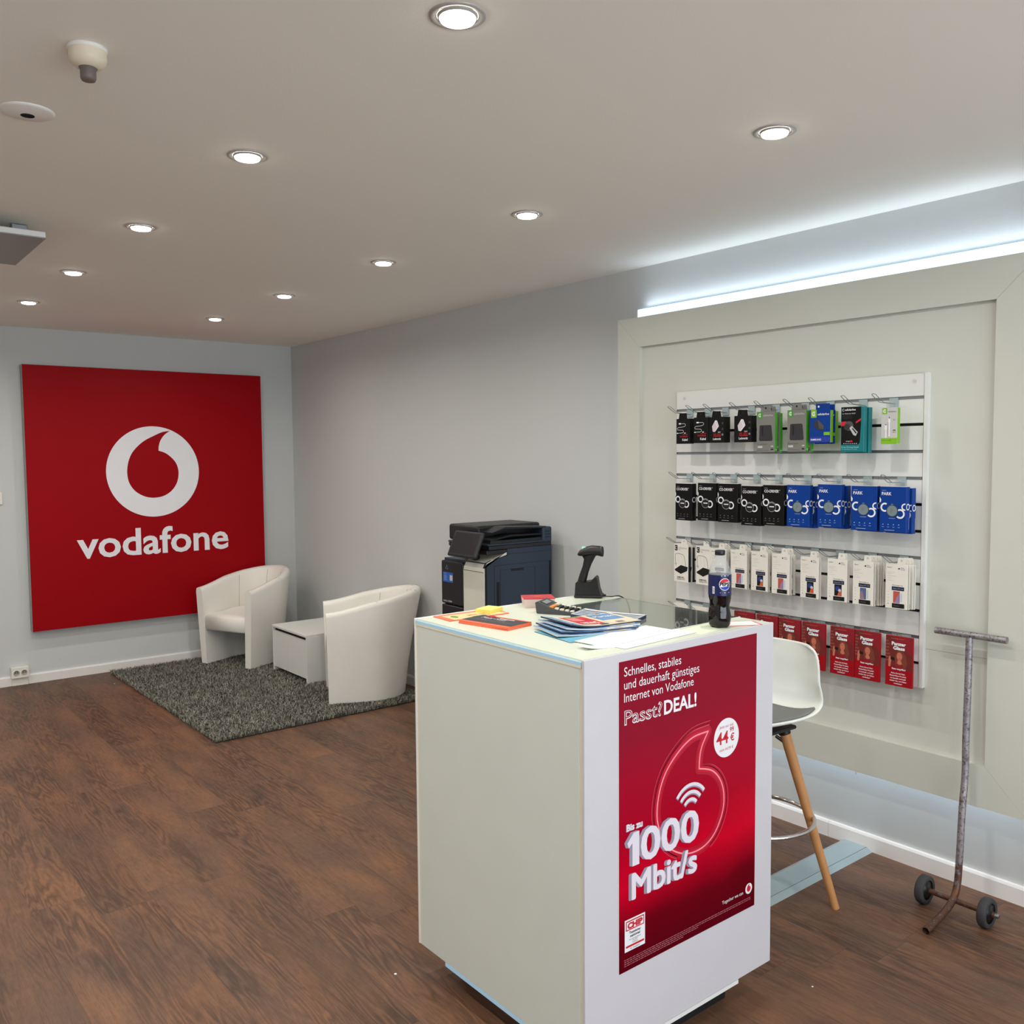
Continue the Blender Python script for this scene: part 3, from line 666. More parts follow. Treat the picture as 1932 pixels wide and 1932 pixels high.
# row 3
row3 = [('case', -4.443, 1.024), ('case', -4.569, 1.024), ('f0', -4.650, 1.027), ('f0', -4.757, 1.029), ('f1', -4.861, 1.030), ('f0', -4.963, 1.029), ('f1', -5.095, 1.028), ('f1', -5.215, 1.030), ('f2', -5.321, 1.030), ('f0', -5.451, 1.032)]
tip3 = [-4.399, -4.513, -4.618, -4.732, -4.833, -4.934, -5.055, -5.166, -5.302, -5.426]
nbk = [1, 0, 2, 2, 3, 2, 1, 1, 4, 3]
for i, (kd, yc, z) in enumerate(row3):
    place_hook(tip3[i], rowsz[3], .146, 'thin wire hook, %s from the left on the third rail' % ORD[i])
    for c in range(nbk[i]+1):
        where = '%s hook of third row' % ORD[i]
        if nbk[i]: where += ', front of bundle' if c == 0 else (', rear of bundle' if c == nbk[i] else ', number %s in bundle' % ('two', 'three', 'four')[c-1])
        if kd == 'case':
            place_pack('case', pk_case, 'phone_case_pack', 'pack', 'cream pack picturing a black phone case, '+where, 'phone case packs in the third row', -.222+c*.024, yc-.003*c, z-.002*c, 0)
        else:
            v = int(kd[1]); pic = ('red phone picture', 'dark phone picture', 'blue phone picture')[v]
            place_pack(kd, (lambda q=v: pk_film(q)), 'screen_film_pack', 'pack', 'cream pack with %s, ' % pic+where, 'screen film packs in the third row', -.222+c*.013+(.008 if c > 1 else 0), yc-.0012*c, z-.0012*c, R((0, 0, 2, 1, -1, 1, -1, 2, 0, 1)[i]+(1.5*c if c > 1 else 0)))
# row 4
for i, y in enumerate((-4.426, -4.535)):
    place_hook(y+.03, rowsz[4], .130, 'thin wire hook, %s from the left on the lowest rail' % ORD[i])
    place_pack('grey', pk_grey, 'smoky_pack', 'pack', 'smoky grey pack with cream header, %s hook of lowest row' % ORD[i], 'smoky packs in the lowest row', -.205, y, .752, 0)
row4 = [-4.757, -4.873, -4.981, -5.091, -5.216, -5.320, -5.445]
for i, y in enumerate(row4):
    place_hook(y+.004, rowsz[4], .060, 'short wire hook behind the %s red card of the lowest row' % ORD[i])
    place_pack('panzer', pk_panzer, 'screen_glass_placeholder', 'card pack', 'red card picturing a woman, %s red card from the left in lowest row' % ORD[i], 'red card packs in the lowest row', -.182, y, .7385, R((0, 1, -1, 1, -1, -1, 1)[i]))

# ------------------------------------------------------------------ counter
X0, X1, Y0, Y1, HT, HB = -1.875, -1.127, -4.8198, -5.5663, 1.1108, .100
gx0, gy0, gy1 = -1.440, -4.955, -5.440
ct = thing('service_counter', 'white box-shaped service counter with red poster on its side', 'counter', (0, 0, 0))
b = MB(); b.rbox(X0, X0+.022, Y1+.020, Y0-.018, HB, HT-.0215, M_WHITE2, r=.0012, seg=1); b.build('side_panel', ct)
for a, c_ in ((Y1+.010, Y1+.0195), (Y0-.0175, Y0-.008)):
    MB().box(X0+.001, X0+.022, a, c_, HB, HT-.0215, M_EDGE).build('edge_strip', ct)
b = MB(); b.rbox(X0-.0015, X1, Y1, Y1+.0195-.010, HB, HT, M_END, r=.001, seg=1); b.build('end_panel', ct)
b = MB(); b.rbox(X0-.0015, X1, Y0-.008, Y0, HB, HT, M_WHITE, r=.001, seg=1); b.build('end_panel', ct)
MB().box(X0+.022, X1-.02, Y1+.012, Y0-.01, HB, HB+.02, M_WHITE2).build('bottom_board', ct)
b = MB()
b.box(X0+.004, gx0, Y1+.0100, Y0-.0085, HT-.020, HT-.001, M_TOP); b.box(gx0, X1, gy0, Y0-.0085, HT-.020, HT-.001, M_TOP); b.box(gx0, X1, Y1+.0100, gy1, HT-.020, HT-.001, M_TOP)
b.build('worktop', ct)
M_GLASS = mat('tinted_glass', (214, 226, 224), rough=.03, trans=1, ior=1.5)
MB().box(gx0+.001, X1, gy1+.001, gy0-.001, HT-.009, HT-.001, M_GLASS).build('glass_insert', ct)
MB().box(X0-.001, X0+.004, Y1+.012, Y0-.010, HT-.0135, HT-.0055, M_LED).build('led_strip', ct)
MB().box(X0-.001, X0+.004, Y1+.012, Y0-.010, HT-.0205, HT-.0137, M_EDGE).build('light_profile', ct)
b = MB(); b.box(X0, X0+.012, -5.555, -4.962, HB-.012, HB-.0005, M_LED); b.build('led_strip', ct)
b = MB(); b.box(X0+.004, -1.277, Y1, Y1+.012, HB-.012, HB-.0005, M_WHITE); b.build('lower_profile', ct)
MB().box(X0+.09, X1-.12, Y1+.07, Y0-.10, 0, HB-.0005, M_DARK).build('plinth', ct)

# poster
def poster_mat():
    m = mat('poster_red', (150, 0, 30), rough=.32, spec=.08); g = NT(m); tc = g.node('ShaderNodeTexCoord')
    sp = g.node('ShaderNodeSeparateXYZ'); g.nt.links.new(tc.outputs['Generated'], sp.inputs[0])
    zz = g.math('ADD', sp.outputs[2], g.math('MULTIPLY', g.math('SUBTRACT', g.noise(tc.outputs['Generated'], 2.2, 2), .5), .10))
    zz = g.math('ADD', zz, g.math('MULTIPLY', sp.outputs[0], -.06))
    c = g.ramp(zz, [(0.0, rgb(88, 0, 16)), (.12, rgb(104, 0, 18)), (.27, rgb(200, 0, 36)), (.42, rgb(168, 0, 34)), (.60, rgb(158, 12, 40)), (.74, rgb(140, 20, 42)), (1.0, rgb(134, 18, 40))])
    g.nt.links.new(c, g.p.inputs['Base Color']); return m
pt = thing('poster', 'red advertising poster with white 1000 Mbit/s lettering on the counter', 'poster', (-1.760, Y1-.0006, .297))
MB().box(0, .552, -.0010, 0, 0, .793, poster_mat()).build('sheet', pt)
b = MB(); yb = -.0011; W_ = M_PRINTW
NEON4 = mat('neon_halo', (176, 2, 40), rough=.4); NEON = mat('neon_line', (255, 150, 160), rough=.4); NEON2 = mat('neon_glow', (196, 6, 50), rough=.4); NEON3 = mat('neon_thin', (214, 84, 100), rough=.4)
L_ = [(-1.421, .851), (-1.487, .846), (-1.544, .818), (-1.593, .773), (-1.619, .715), (-1.621, .650), (-1.585, .580), (-1.520, .540), (-1.452, .533), (-1.396, .556), (-1.360, .606), (-1.352, .657), (-1.368, .704), (-1.405, .739), (-1.458, .756)]
Rr = [(-1.458, .756), (-1.456, .785), (-1.447, .815), (-1.421, .851)]
neon = [(x+1.76, z-.297) for x, z in catmull(L_, 7, False)[:-1]+catmull(Rr, 6, False)[:-1]]
nL = [(x+1.76, z-.297) for x, z in catmull(L_, 7, False)]; nR = [(x+1.76, z-.297) for x, z in catmull(Rr, 6, False)]
for wd_, m_, ly in ((.030, NEON4, 1), (.017, NEON2, 2), (.0042, NEON, 4)):
    b.line(nL, wd_, m_, ly, yb); b.line(nR, wd_, m_, ly+.4, yb)
    for c_ in (nL[0], nL[-1]): b.disc(c_[0], c_[1], wd_/2, m_, ly+.8, yb, 20)
cxn, czn = .27, .36
for s_ in (1.085, 1.14):
    half = [(cxn+(x-cxn)*s_, czn+(z-czn)*s_) for x, z in neon]
    b.line(half[:48], .0022 if s_ < 1.1 else .0014, NEON3, 1, yb)
    b.line(half[60:100], .0022 if s_ < 1.1 else .0014, NEON3, 1, yb)
b.text('Schnelles, stabiles', .016, .755, W_, h=.0225, wd=.212, layer=3, y=yb)
b.text('und dauerhaft günstiges', .016, .7225, W_, h=.0225, wd=.285, layer=3, y=yb)
b.text('Internet von Vodafone', .016, .690, W_, h=.0225, wd=.262, layer=3, y=yb)
b.text('Passt?', .017, .633, W_, h=.036, wd=.138, layer=3, y=yb, bold=.018); b.text('Passt?', .0186, .6342, MATS['poster_red'] if False else mat('poster_plain_red', (142, 26, 46), rough=.28), h=.0336, wd=.135, layer=4, y=yb, bold=-.016)
b.text('DEAL!', .162, .633, W_, h=.036, wd=.128, layer=3, y=yb, bold=.026)
b.disc(.418, .520, .0545, W_, 3, yb, 48)
b.text('Jetzt nur mtl.', .418, .549, INK_R, wd=.062, layer=4, y=yb, align='c'); b.text('44', .374, .505, INK_R, h=.034, wd=.052, layer=4, y=yb, bold=.02); b.text('99', .432, .533, INK_R, h=.013, layer=4, y=yb, bold=.015); b.text('€', .434, .507, INK_R, h=.020, layer=4, y=yb, bold=.02); b.text('statt 64,99 €', .418, .485, INK_R, wd=.060, layer=4, y=yb, align='c')
S3 = mat('letter_side', (158, 146, 164), rough=.4); S4 = mat('letter_front', (228, 222, 232), rough=.35)
def fat(s_, x, z, m, h, wd, ly, d):
    for q_, (ox, oz) in enumerate(((-d, 0), (d, 0), (0, d), (0, -d), (-.7*d, .7*d), (.7*d, -.7*d), (.7*d, .7*d), (-.7*d, -.7*d))):
        b.text(s_, x+ox, z+oz, m, h=h, wd=wd, layer=ly+q_*.02, y=yb)
def one(x, z, m, h, wd, ly):
    b.art([(x+wd*.42, z), (x+wd, z), (x+wd, z+h), (x+wd*.52, z+h), (x, z+h*.74), (x+wd*.12, z+h*.58), (x+wd*.42, z+h*.70)], m, ly, yb)
def deep(s_, x, z, h, wd, d, dx, dz, n=7, first=False):
    for i in range(n, -1, -1):
        m, ly = (S3, 5+(n-i)*.4) if i else (S4, 9)
        xx, zz = x+dx*i/n, z+dz*i/n
        if first: one(xx, zz-d, m, h+2*d, .043, ly+.2); fat(s_[1:], xx+.052, zz, m, h, wd-.052, ly, d)
        else: fat(s_, xx, zz, m, h, wd, ly, d)
deep('Bis zu', .024, .362, .0165, .056, .0012, -.001, -.001, 2)
deep('1000', .026, .270, .080, .272, .0032, -.010, .003, first=True)
deep('Mbit/s', .044, .182, .064, .248, .0026, -.010, .001)
for r_ in (.030, .050, .070):
    b.arc(.2665, .351, r_, .011, 38, 140, S3, 5, yb); b.arc(.267, .354, r_, .009, 38, 140, S4, 7, yb)
b.text('Together we can', .404, .049, W_, wd=.094, layer=3, y=yb)
b.disc(.524, .058, .0155, W_, 3, yb, 32); b.art([(.524+p[0]*.0155, .058+p[1]*.0155) for p in mark_pts(3)], INK_R, 4, yb)
FINE = mat('fine_print', (168, 96, 106), rough=.4)
rnd = random.Random(3)
for i in range(4):
    x = .016
    while x < (.53 if i < 2 else .42-.06*i):
        l = rnd.uniform(.004, .014); b.rect(x, .0135+.0052*(3-i), x+l, .0158+.0052*(3-i), FINE, 3, yb); x += l+.0022
b.rect(.018, .050, .092, .133, W_, 3, yb)
b.rect(.022, .104, .088, .129, INK_R, 4, yb); b.rect(.025, .107, .085, .126, W_, 5, yb)
b.text('CHIP', .0275, .109, INK_R, h=.0150, wd=.055, bold=.06, layer=6, y=yb)
b.text('Testsieger', .055, .094, INK_K, wd=.042, h=.0065, bold=.02, layer=5, y=yb, align='c'); b.text('national', .055, .085, INK_K, wd=.036, h=.0065, bold=.02, layer=5, y=yb, align='c')
b.text('Test: Internet-Anbieter', .055, .078, INK_G, wd=.044, layer=5, y=yb, align='c'); b.text('Mai 2023', .055, .073, INK_G, wd=.018, layer=5, y=yb, align='c'); b.text('Vodafone', .055, .068, INK_G, wd=.020, layer=5, y=yb, align='c'); b.rect(.022, .060, .088, .065, INK_R, 5, yb)
b.text('im Vergleich', .055, .0535, INK_G, wd=.034, layer=5, y=yb, align='c')
b.build('lettering', pt)
# scuffs: none painted as shade; small dark rub marks on the end panel
# ------------------------------------------------------------------ things on the counter
ZT = HT-.001+.0004
# bottle
t = thing('cola_bottle', 'dark cola bottle with blue label standing on the counter edge', 'bottle', (-1.292, -5.503, ZT), R(-40))
def petal(a, z):
    k_ = max(0, 1-z/.022); return 1-.16*k_*(.5+.5*math.cos(5*a))
def petal2(a, z):
    e = max(0.0, 1-((z-.056)/.030)**2)
    return petal(a, z)*(1+.045*e*math.sin(5*a+z*110))
M_PET = mat('clear_plastic', (196, 202, 202), rough=.12, spec=.8, alpha=.32)
M_COLA = mat('cola', (12, 4, 4), rough=.08, spec=.6)
MB().lathe([(.0310, .122), (.0316, .135), (.0314, .150), (.0292, .164), (.0235, .180), (.0165, .194), (.0120, .203), (.0115, .212)], M_PET, 60).build('bottle_top', t)
MB().lathe([(.0001, .006), (.014, .003), (.024, .0003), (.0297, .008), (.0316, .020), (.0318, .032), (.0297, .046), (.0274, .060), (.0288, .074), (.0312, .084), (.0317, .096), (.0315, .122), (.0001, .1225)], M_COLA, 90, mod=petal2).build('filled_bottle_body', t)
LBL = mat('label_navy', (14, 24, 78), rough=.3)
b = MB(); r_ = .0321; n = 64
def curved(mb, a0, a1, z0, z1, m, rr, nn=14): mb.grid([[(rr*math.cos(R(a0+(a1-a0)*i/nn)), rr*math.sin(R(a0+(a1-a0)*i/nn)), z) for z in (z0, z1)] for i in range(nn+1)], m)
curved(b, 0, 360, .092, .150, LBL, r_, 64)
b.build('label', t)
b = MB()
def wrap(fn, m, lay, a_c):   # map flat (u,v) to the label
    pts = fn; rr = r_+.0002+.00012*lay
    b.add([(rr*math.cos(R(a_c)+u/rr), rr*math.sin(R(a_c)+u/rr), v) for u, v in pts], [tuple(range(len(pts)))], m)
ac = -76; zc = .1245; rl = .0170
def strip_region(f0, f1, m, lay, nn=24, xr=rl):
    rr = r_+.0002+.00012*lay; G = []
    for i in range(nn+1):
        u = -xr+2*xr*i/nn; a, c_ = f0(u), f1(u)
        G.append([(rr*math.cos(R(ac)+u/rr), rr*math.sin(R(ac)+u/rr), z) for z in (zc+a, zc+c_)])
    b.grid(G, m)
circ = lambda q: (lambda u: math.sqrt(max(0, q*q-u*u)))
strip_region(lambda u: -circ(rl)(u), circ(rl), W_, 1)
q = rl*.92
strip_region(lambda u: min(circ(q)(u), .0062+.0012*math.sin(u/q*2.2)), circ(q), INK_R, 2, xr=q)
strip_region(lambda u: -circ(q)(u), lambda u: max(-circ(q)(u), -.0062+.0012*math.sin(u/q*2.2)), mat('label_blue', (22, 60, 160)), 2, xr=q)
vs, fs, tx0, tx1, ty0, ty1 = text_geo('PEPSI', .05); sc_ = .030/(tx1-tx0); rr = r_+.0006
b.add([(rr*math.cos(R(ac)+(a-(tx0+tx1)/2)*sc_/rr), rr*math.sin(R(ac)+(a-(tx0+tx1)/2)*sc_/rr), zc-.0040+c_*sc_*.95) for a, c_ in vs], fs, INK_K)
for z_, wd_ in ((.1475, .022), (.1005, .028)): wrap([(-wd_/2, z_), (0, z_), (wd_/2, z_), (wd_/2, z_+.0014), (0, z_+.0014), (-wd_/2, z_+.0014)], W_, 1, ac)
wrap([(-.0035, .098), (.0035, .098), (.0035, .118), (-.0035, .118)], W_, 1, ac-58)
for i in range(7): wrap([(-.003, .100+.0023*i), (.003, .100+.0023*i), (.003, .101+.0023*i), (-.003, .101+.0023*i)], INK_K, 2, ac-58)
b.build('label_print', t)
MB().lathe([(.0135, .204), (.0142, .205), (.0142, .2155), (.0130, .2175), (.0001, .2178)], M_BLACK, 40, mod=lambda a, z: 1+.012*math.cos(40*a)).build('cap', t)

# barcode scanner in its cradle (scanner rests in the cradle: two things)
t = thing('scanner_cradle', 'black charging cradle holding the barcode scanner', 'charging stand', (-1.200, -4.868, ZT), R(-50))
M_BLK2 = mat('matt_black_plastic', (24, 24, 26), rough=.45, var=.1)
b = MB(); b.rbox(-.045, .052, -.036, .036, 0, .010, M_BLK2, r=.004); b.build('foot', t)
b = MB(); b.prism([(-.043, .008), (.048, .008), (.040, .030), (.034, .068), (.028, .072), (.020, .066), (.012, .056), (-.012, .052), (-.036, .054), (-.040, .050)], 1, -.030, .030, M_BLK2); b.build('body', t)
MB().rbox(.046, .062, -.006, .006, .002, .010, M_BLACK, r=.002).build('cable_plug', t)
t2 = thing('barcode_scanner', 'black handheld barcode scanner with green light standing in its cradle', 'barcode scanner', (-1.200, -4.868, ZT), R(-50))
b = MB()
hp = [(-.022, .050, .0165, .014), (-.014, .080, .0155, .0135), (-.003, .110, .0155, .014), (.006, .135, .020, .017), (.008, .146, .028, .020)]
G = []
for (x, z, rx, ry) in hp:
    G.append([(x+rx*math.cos(2*PI*i/20), ry*math.sin(2*PI*i/20), z+.25*rx*math.cos(2*PI*i/20)) for i in range(20)])
b.grid(G, M_BLK2, True, True); b.add(G[0], [tuple(range(20))], M_BLK2); b.build('handle', t2)
b = MB(); G = []
for (x, rz_, ry, z) in [(-.036, .002, .004, .146), (-.030, .009, .018, .150), (-.012, .016, .026, .156), (.012, .018, .027, .160), (.034, .017, .024, .160), (.046, .018, .025, .158), (.052, .017, .024, .156), (.053, .012, .018, .155)]:
    G.append([(x, ry*math.cos(2*PI*i/24), z+rz_*math.sin(2*PI*i/24)) for i in range(24)])
b.grid(G, M_BLK2, True, True); b.add(G[-1], [tuple(range(24))], M_DARK); b.add(G[0], [tuple(range(24))[::-1]], M_BLK2); b.build('head', t2)
b = MB(); b.tube([(.046+.0*i, .0255*math.cos(2*PI*i/32), .158+.0185*math.sin(2*PI*i/32)) for i in range(3, 14)], .0012, M_CHROME, 6); b.build('bezel_trim', t2)
b = MB(); b.prism([(-.020, -.008), (-.004, -.012), (.008, -.008), (.008, .008), (-.004, .012), (-.022, .010)], 2, .165, .1722, mat('green_indicator', (150, 240, 210), rough=.3, emit=(120, 235, 200), es=.35)); b.build('indicator_light', t2)
tag(MB().tube(catmull([(-1.165, -4.912, ZT+.004), (-1.150, -4.930, ZT+.003), (-1.122, -4.945, ZT+.003), (-1.110, -4.965, ZT-.02), (-1.115, -4.985, 1.02), (-1.150, -4.98, .80)], 8, False), .002, M_BLACK, 6).build('scanner_cable'), 'thin black cable hanging from the scanner cradle behind the counter', 'cable')

# leaflets, cards, notes, calculator, magazines, papers
def slab(name, label, cat, c, L, Wd, th, rz, m_top, m_side, deco=None, z0=ZT, group=None, bend=0.0):
    t = thing(name, label, cat, (c[0], c[1], z0), R(rz), group)
    k = MB(); n = 24
    def zf(u): return bend*(u*u)
    top = [[(-L/2+L*i/n, s*Wd/2, th+zf(max(0, 1-2*i/n))) for s in (-1, 1)] for i in range(n+1)]
    bot = [[(p[0], p[1], p[2]-th) for p in row] for row in top]
    k.grid([[a for a in row] for row in top], m_top, False); k.grid([row[::-1] for row in bot], m_side, False)
    for s in (0, 1): k.grid([[top[i][s], bot[i][s]] for i in range(n+1)] if s == 0 else [[bot[i][s], top[i][s]] for i in range(n+1)], m_side, False)
    k.add([top[0][0], top[0][1], bot[0][1], bot[0][0]], [(0, 1, 2, 3)], m_side); k.add([top[n][0], bot[n][0], bot[n][1], top[n][1]], [(0, 1, 2, 3)], m_side)
    if deco: deco(k, lambda u, v, l=1: (-L/2+L*u, -Wd/2+Wd*v, th+zf(max(0, 1-2*u))+.0004*l))
    k.build('sheets', t); return t
def patch(k, P, u0, v0, u1, v1, m, l=1, n=16):
    k.grid([[P(u0+(u1-u0)*i/n, v0, l), P(u0+(u1-u0)*i/n, v1, l)] for i in range(n+1)], m, False)
def flat_text(k, P, s_, u, v, m, wd, h, l=2, bold=.02, ang=0):
    vs, fs, x0, x1, y0, y1 = text_geo(s_, bold)
    k.add([P(u+(a-x0)/(x1-x0)*wd, v+(c_-y0)/(y1-y0)*h, l) for a, c_ in vs], fs, m)
P_OR = mat('leaflet_orange', (238, 120, 84), rough=.45); P_PALE = mat('leaflet_pale', (240, 212, 160), rough=.45); P_CHAR = mat('leaflet_charcoal', (62, 60, 64), rough=.4)
def d1(k, P):
    patch(k, P, .08, .0, .96, .80, P_PALE, 1); flat_text(k, P, 'Jetzt wechseln', .40, .30, P_OR, .5, .22); flat_text(k, P, 'und sparen', .42, .08, mat('olive_print', (150, 150, 60)), .3, .16); k.add([P(.2+.05*math.cos(i), .45+.18*math.sin(i), 2) for i in [2*PI*j/14 for j in range(14)]], [tuple(range(14))], mat('leaf_green_print', (110, 150, 60)))
lf0 = slab('leaflet', 'pale orange leaflet lying at the far left end of the counter', 'leaflet', (-1.715, -4.893), .215, .095, .0025, -3, P_OR, P_OR, d1, group='leaflets on the counter')
slab('sticky_note_pad', 'small pad of yellow sticky notes on the pale orange leaflet', 'sticky notes', (-1.640, -4.885), .074, .055, .011, 20, mat('sticky_yellow', (244, 240, 128), rough=.6), mat('sticky_yellow_side', (232, 224, 110), rough=.6), z0=ZT+.0028)
def d2(k, P):
    patch(k, P, .0, .12, 1, 1, P_CHAR, 1); flat_text(k, P, 'Mehr Netz', .15, .60, INK_LG, .5, .2, 2); flat_text(k, P, 'mehr Speed zum Streamen', .08, .34, INK_G, .8, .14, 2); patch(k, P, .45, .78, .75, .84, W_, 2); patch(k, P, .3, .90, 1, 1, P_OR, 2)
    k.add([P(.22+.10*math.cos(i), .92+.09*math.sin(i), 3) for i in [2*PI*j/14 for j in range(14)]], [tuple(range(14))], INK_R)
for i in range(4):
    slab('leaflet', 'charcoal and orange leaflet left of the magazines, %s of its pile' % ('bottom', 'second from bottom', 'third from bottom', 'top')[i], 'leaflet', (-1.750+.001*i, -5.056+.0015*i), .190, .106, .0021, -80+(0, 1.5, -1, .5)[i], P_OR, P_OR, d2 if i == 3 else None, z0=ZT+.0023*i, group='charcoal and orange leaflets in a pile')
def d3(k, P):
    flat_text(k, P, 'Vodafone', .12, .62, INK_LG, .22, .12, 2); k.add([P(.5+.24*math.cos(i), .5+.12*math.sin(i), 2) for i in [2*PI*j/18 for j in range(18)]], [tuple(range(18))], INK_O)
t = thing('card_box', 'red topped white box of cards beside the calculator', 'box', (-1.450, -4.895, ZT), R(-32))
M_PKW = mat('box_pale_pink', (226, 204, 200), rough=.4)
b = MB(); b.add([(-.046, -.036, 0), (.046, -.036, 0), (.046, .036, 0), (-.046, .036, 0), (-.050, -.040, .028), (.050, -.040, .028), (.050, .040, .028), (-.050, .040, .028)], [(3, 2, 1, 0), (0, 1, 5, 4), (1, 2, 6, 5), (2, 3, 7, 6), (3, 0, 4, 7), (4, 5, 6, 7)], M_PKW); b.build('box_body', t)
b = MB(); b.rbox(-.051, .051, -.041, .041, .028, .0305, mat('box_red', (196, 40, 52), rough=.35), r=.001, seg=1); b.add([(.018*math.cos(2*PI*i/18), .014*math.sin(2*PI*i/18), .0308) for i in range(18)], [tuple(range(18))], INK_O); b.build('lid', t)
# calculator
t = thing('calculator', 'black desk calculator with raised display and pale keys', 'calculator', (-1.476, -5.040, ZT), R(-62)); t.scale = (.80, .80, .80)
M_CALC = mat('calculator_grey', (70, 72, 76), rough=.4)
b = MB(); b.prism([(-.085, .004), (-.082, .0), (.076, .0), (.080, .004), (.080, .010), (.0, .018), (-.030, .026), (-.082, .046), (-.090, .042)], 1, -.052, .052, M_CALC); b.build('case', t)
Rm = lambda x: .018+(0-x)*.0 if False else None
def on_top(x):
    P = [(-.085, .0445), (-.082, .046), (-.030, .026), (0, .018), (.080, .010)]
    for (a, za), (c_, zc_) in zip(P, P[1:]):
        if a <= x <= c_: return za+(zc_-za)*(x-a)/(c_-a)
    return .01
b = MB(); b.add([(x, y, on_top(x)+.0008) for x, y in ((-.076, -.036), (-.046, -.036), (-.046, .036), (-.076, .036))], [(0, 1, 2, 3)], mat('display_bezel', (30, 32, 34), rough=.2)); b.add([(x, y, on_top(x)+.0014) for x, y in ((-.072, -.028), (-.052, -.028), (-.052, .030), (-.072, .030))], [(0, 1, 2, 3)], mat('lcd_grey', (128, 138, 136), rough=.25)); b.build('display', t)
for i in range(5):
    for j in range(5):
        x = -.026+.021*i; y = -.040+.0195*j; z = on_top(x)
        m_ = M_BLACK if (i > 0 and 0 < j < 4) else mat('key_cream', (222, 216, 196), rough=.4)
        if i == 0 and j < 3: m_ = mat('key_orange', (224, 148, 70), rough=.4)
        k = MB(); k.rbox(x-.0075, x+.0075, y-.0072, y+.0072, z-.002, z+.006, m_, r=.0015, seg=1); k.build('key', t)
# magazines
MG = [mat('mag_blue', (96, 150, 204), rough=.25), mat('mag_navy', (44, 56, 84), rough=.25), mat('mag_red', (214, 52, 64), rough=.25), mat('mag_cream', (232, 220, 190), rough=.3), mat('mag_page', (206, 208, 210), rough=.4)]
def dmag(v):
    def f(k, P):
        patch(k, P, .0, .0, 1, 1, MG[3] if v == 3 else MG[0], 1)
        patch(k, P, .0, .0, .16, 1, mat('mag_lightblue', (176, 214, 240), rough=.25), 2); flat_text(k, P, 'READLY', .03, .05, MG[0], .1, .9, 3)
        patch(k, P, .22, .15, .55, .95, MG[2], 2); patch(k, P, .62, .40, .95, .95, MG[0], 2); patch(k, P, .60, .04, .96, .34, MG[3], 2); patch(k, P, .26, .5, .42, .86, mat('mag_pink', (240, 120, 130)), 3)
        flat_text(k, P, 'Magazin', .64, .60, W_, .28, .2, 3); flat_text(k, P, 'NEWS', .28, .2, W_, .22, .18, 3); patch(k, P, .45, .05, .56, .14, MG[1], 3); patch(k, P, .70, .08, .80, .2, INK_G, 3); patch(k, P, .30, .88, .50, .97, mat('leaf_green_print', (110, 150, 60)), 3)
    return f
for i in range(4):
    slab('magazine', 'blue edged magazine in the fanned pile, %s' % ('bottom one', 'second from the bottom', 'third from the bottom', 'top one with red cover picture')[i], 'magazine', (-1.600+.016*(i-1), -5.292+.008*i), .245, .150, .0035, -7-3*(3-i), MG[4] if i < 3 else MG[3], MG[1] if i % 2 else MG[4], dmag(3 if i == 3 else i), z0=ZT+.0016+.0042*i, group='magazines fanned in a pile', bend=.005+.003*i)
def dstripe(k, P):
    for i in range(9): patch(k, P, .02, .05+.10*i, .98, .10+.10*i, MG[1] if i % 2 else mat('mag_lightblue', (176, 214, 240)), 1)
    patch(k, P, .3, .3, .6, .5, INK_R, 2); patch(k, P, .0, .82, 1, 1, mat('mag_silver', (214, 216, 220)), 2)
slab('brochure', 'blue and white striped brochure behind the magazine pile', 'brochure', (-1.437, -5.205), .20, .105, .010, -68, MG[4], MG[1], dstripe, bend=.004)
slab('folder', 'thin turquoise folder lying under the magazine pile', 'folder', (-1.600, -5.325), .300, .175, .0014, -8, mat('folder_turquoise', (108, 182, 206), rough=.3), mat('folder_side', (60, 84, 110)))
P_PAPER = mat('paper_white', (244, 245, 248), rough=.55)
def dpap(k, P):
    for i in range(3): patch(k, P, .5, .16+.06*i, .9, .17+.06*i, INK_LG, 1)
slab('paper_sheet', 'large blank white sheet in front of the magazine pile', 'paper', (-1.590, -5.428), .300, .105, .0012, 5, P_PAPER, P_PAPER, None, z0=ZT+.0018)
slab('paper_sheet', 'white sheet with faint ruled lines along the counter edge', 'paper', (-1.560, -5.492), .30, .070, .0010, 4, P_PAPER, mat('paper_shadow_edge', (170, 172, 176)), dpap, z0=ZT)
slab('paper_slip', 'narrow curled white paper slip at the counter corner', 'paper', (-1.735, -5.478), .115, .038, .0016, -14, P_PAPER, P_PAPER, None, z0=ZT, bend=.008)
slab('paper_slip', 'white slip with thin red border lying right of the bottle', 'paper', (-1.215, -5.515), .11, .060, .0008, -28, P_PAPER, mat('slip_red_edge', (226, 120, 116)), lambda k, P: (patch(k, P, 0, 0, 1, .05, mat('slip_red_edge', (226, 120, 116)), 1), patch(k, P, .95, 0, 1, 1, mat('slip_red_edge', (226, 120, 116)), 1)), z0=ZT)
slab('paper_sheet', 'thin pale green sheet under the cola bottle', 'paper', (-1.345, -5.492), .15, .075, .0003, 6, mat('paper_green', (226, 238, 212), rough=.5), P_PAPER, None, z0=ZT-.0004)

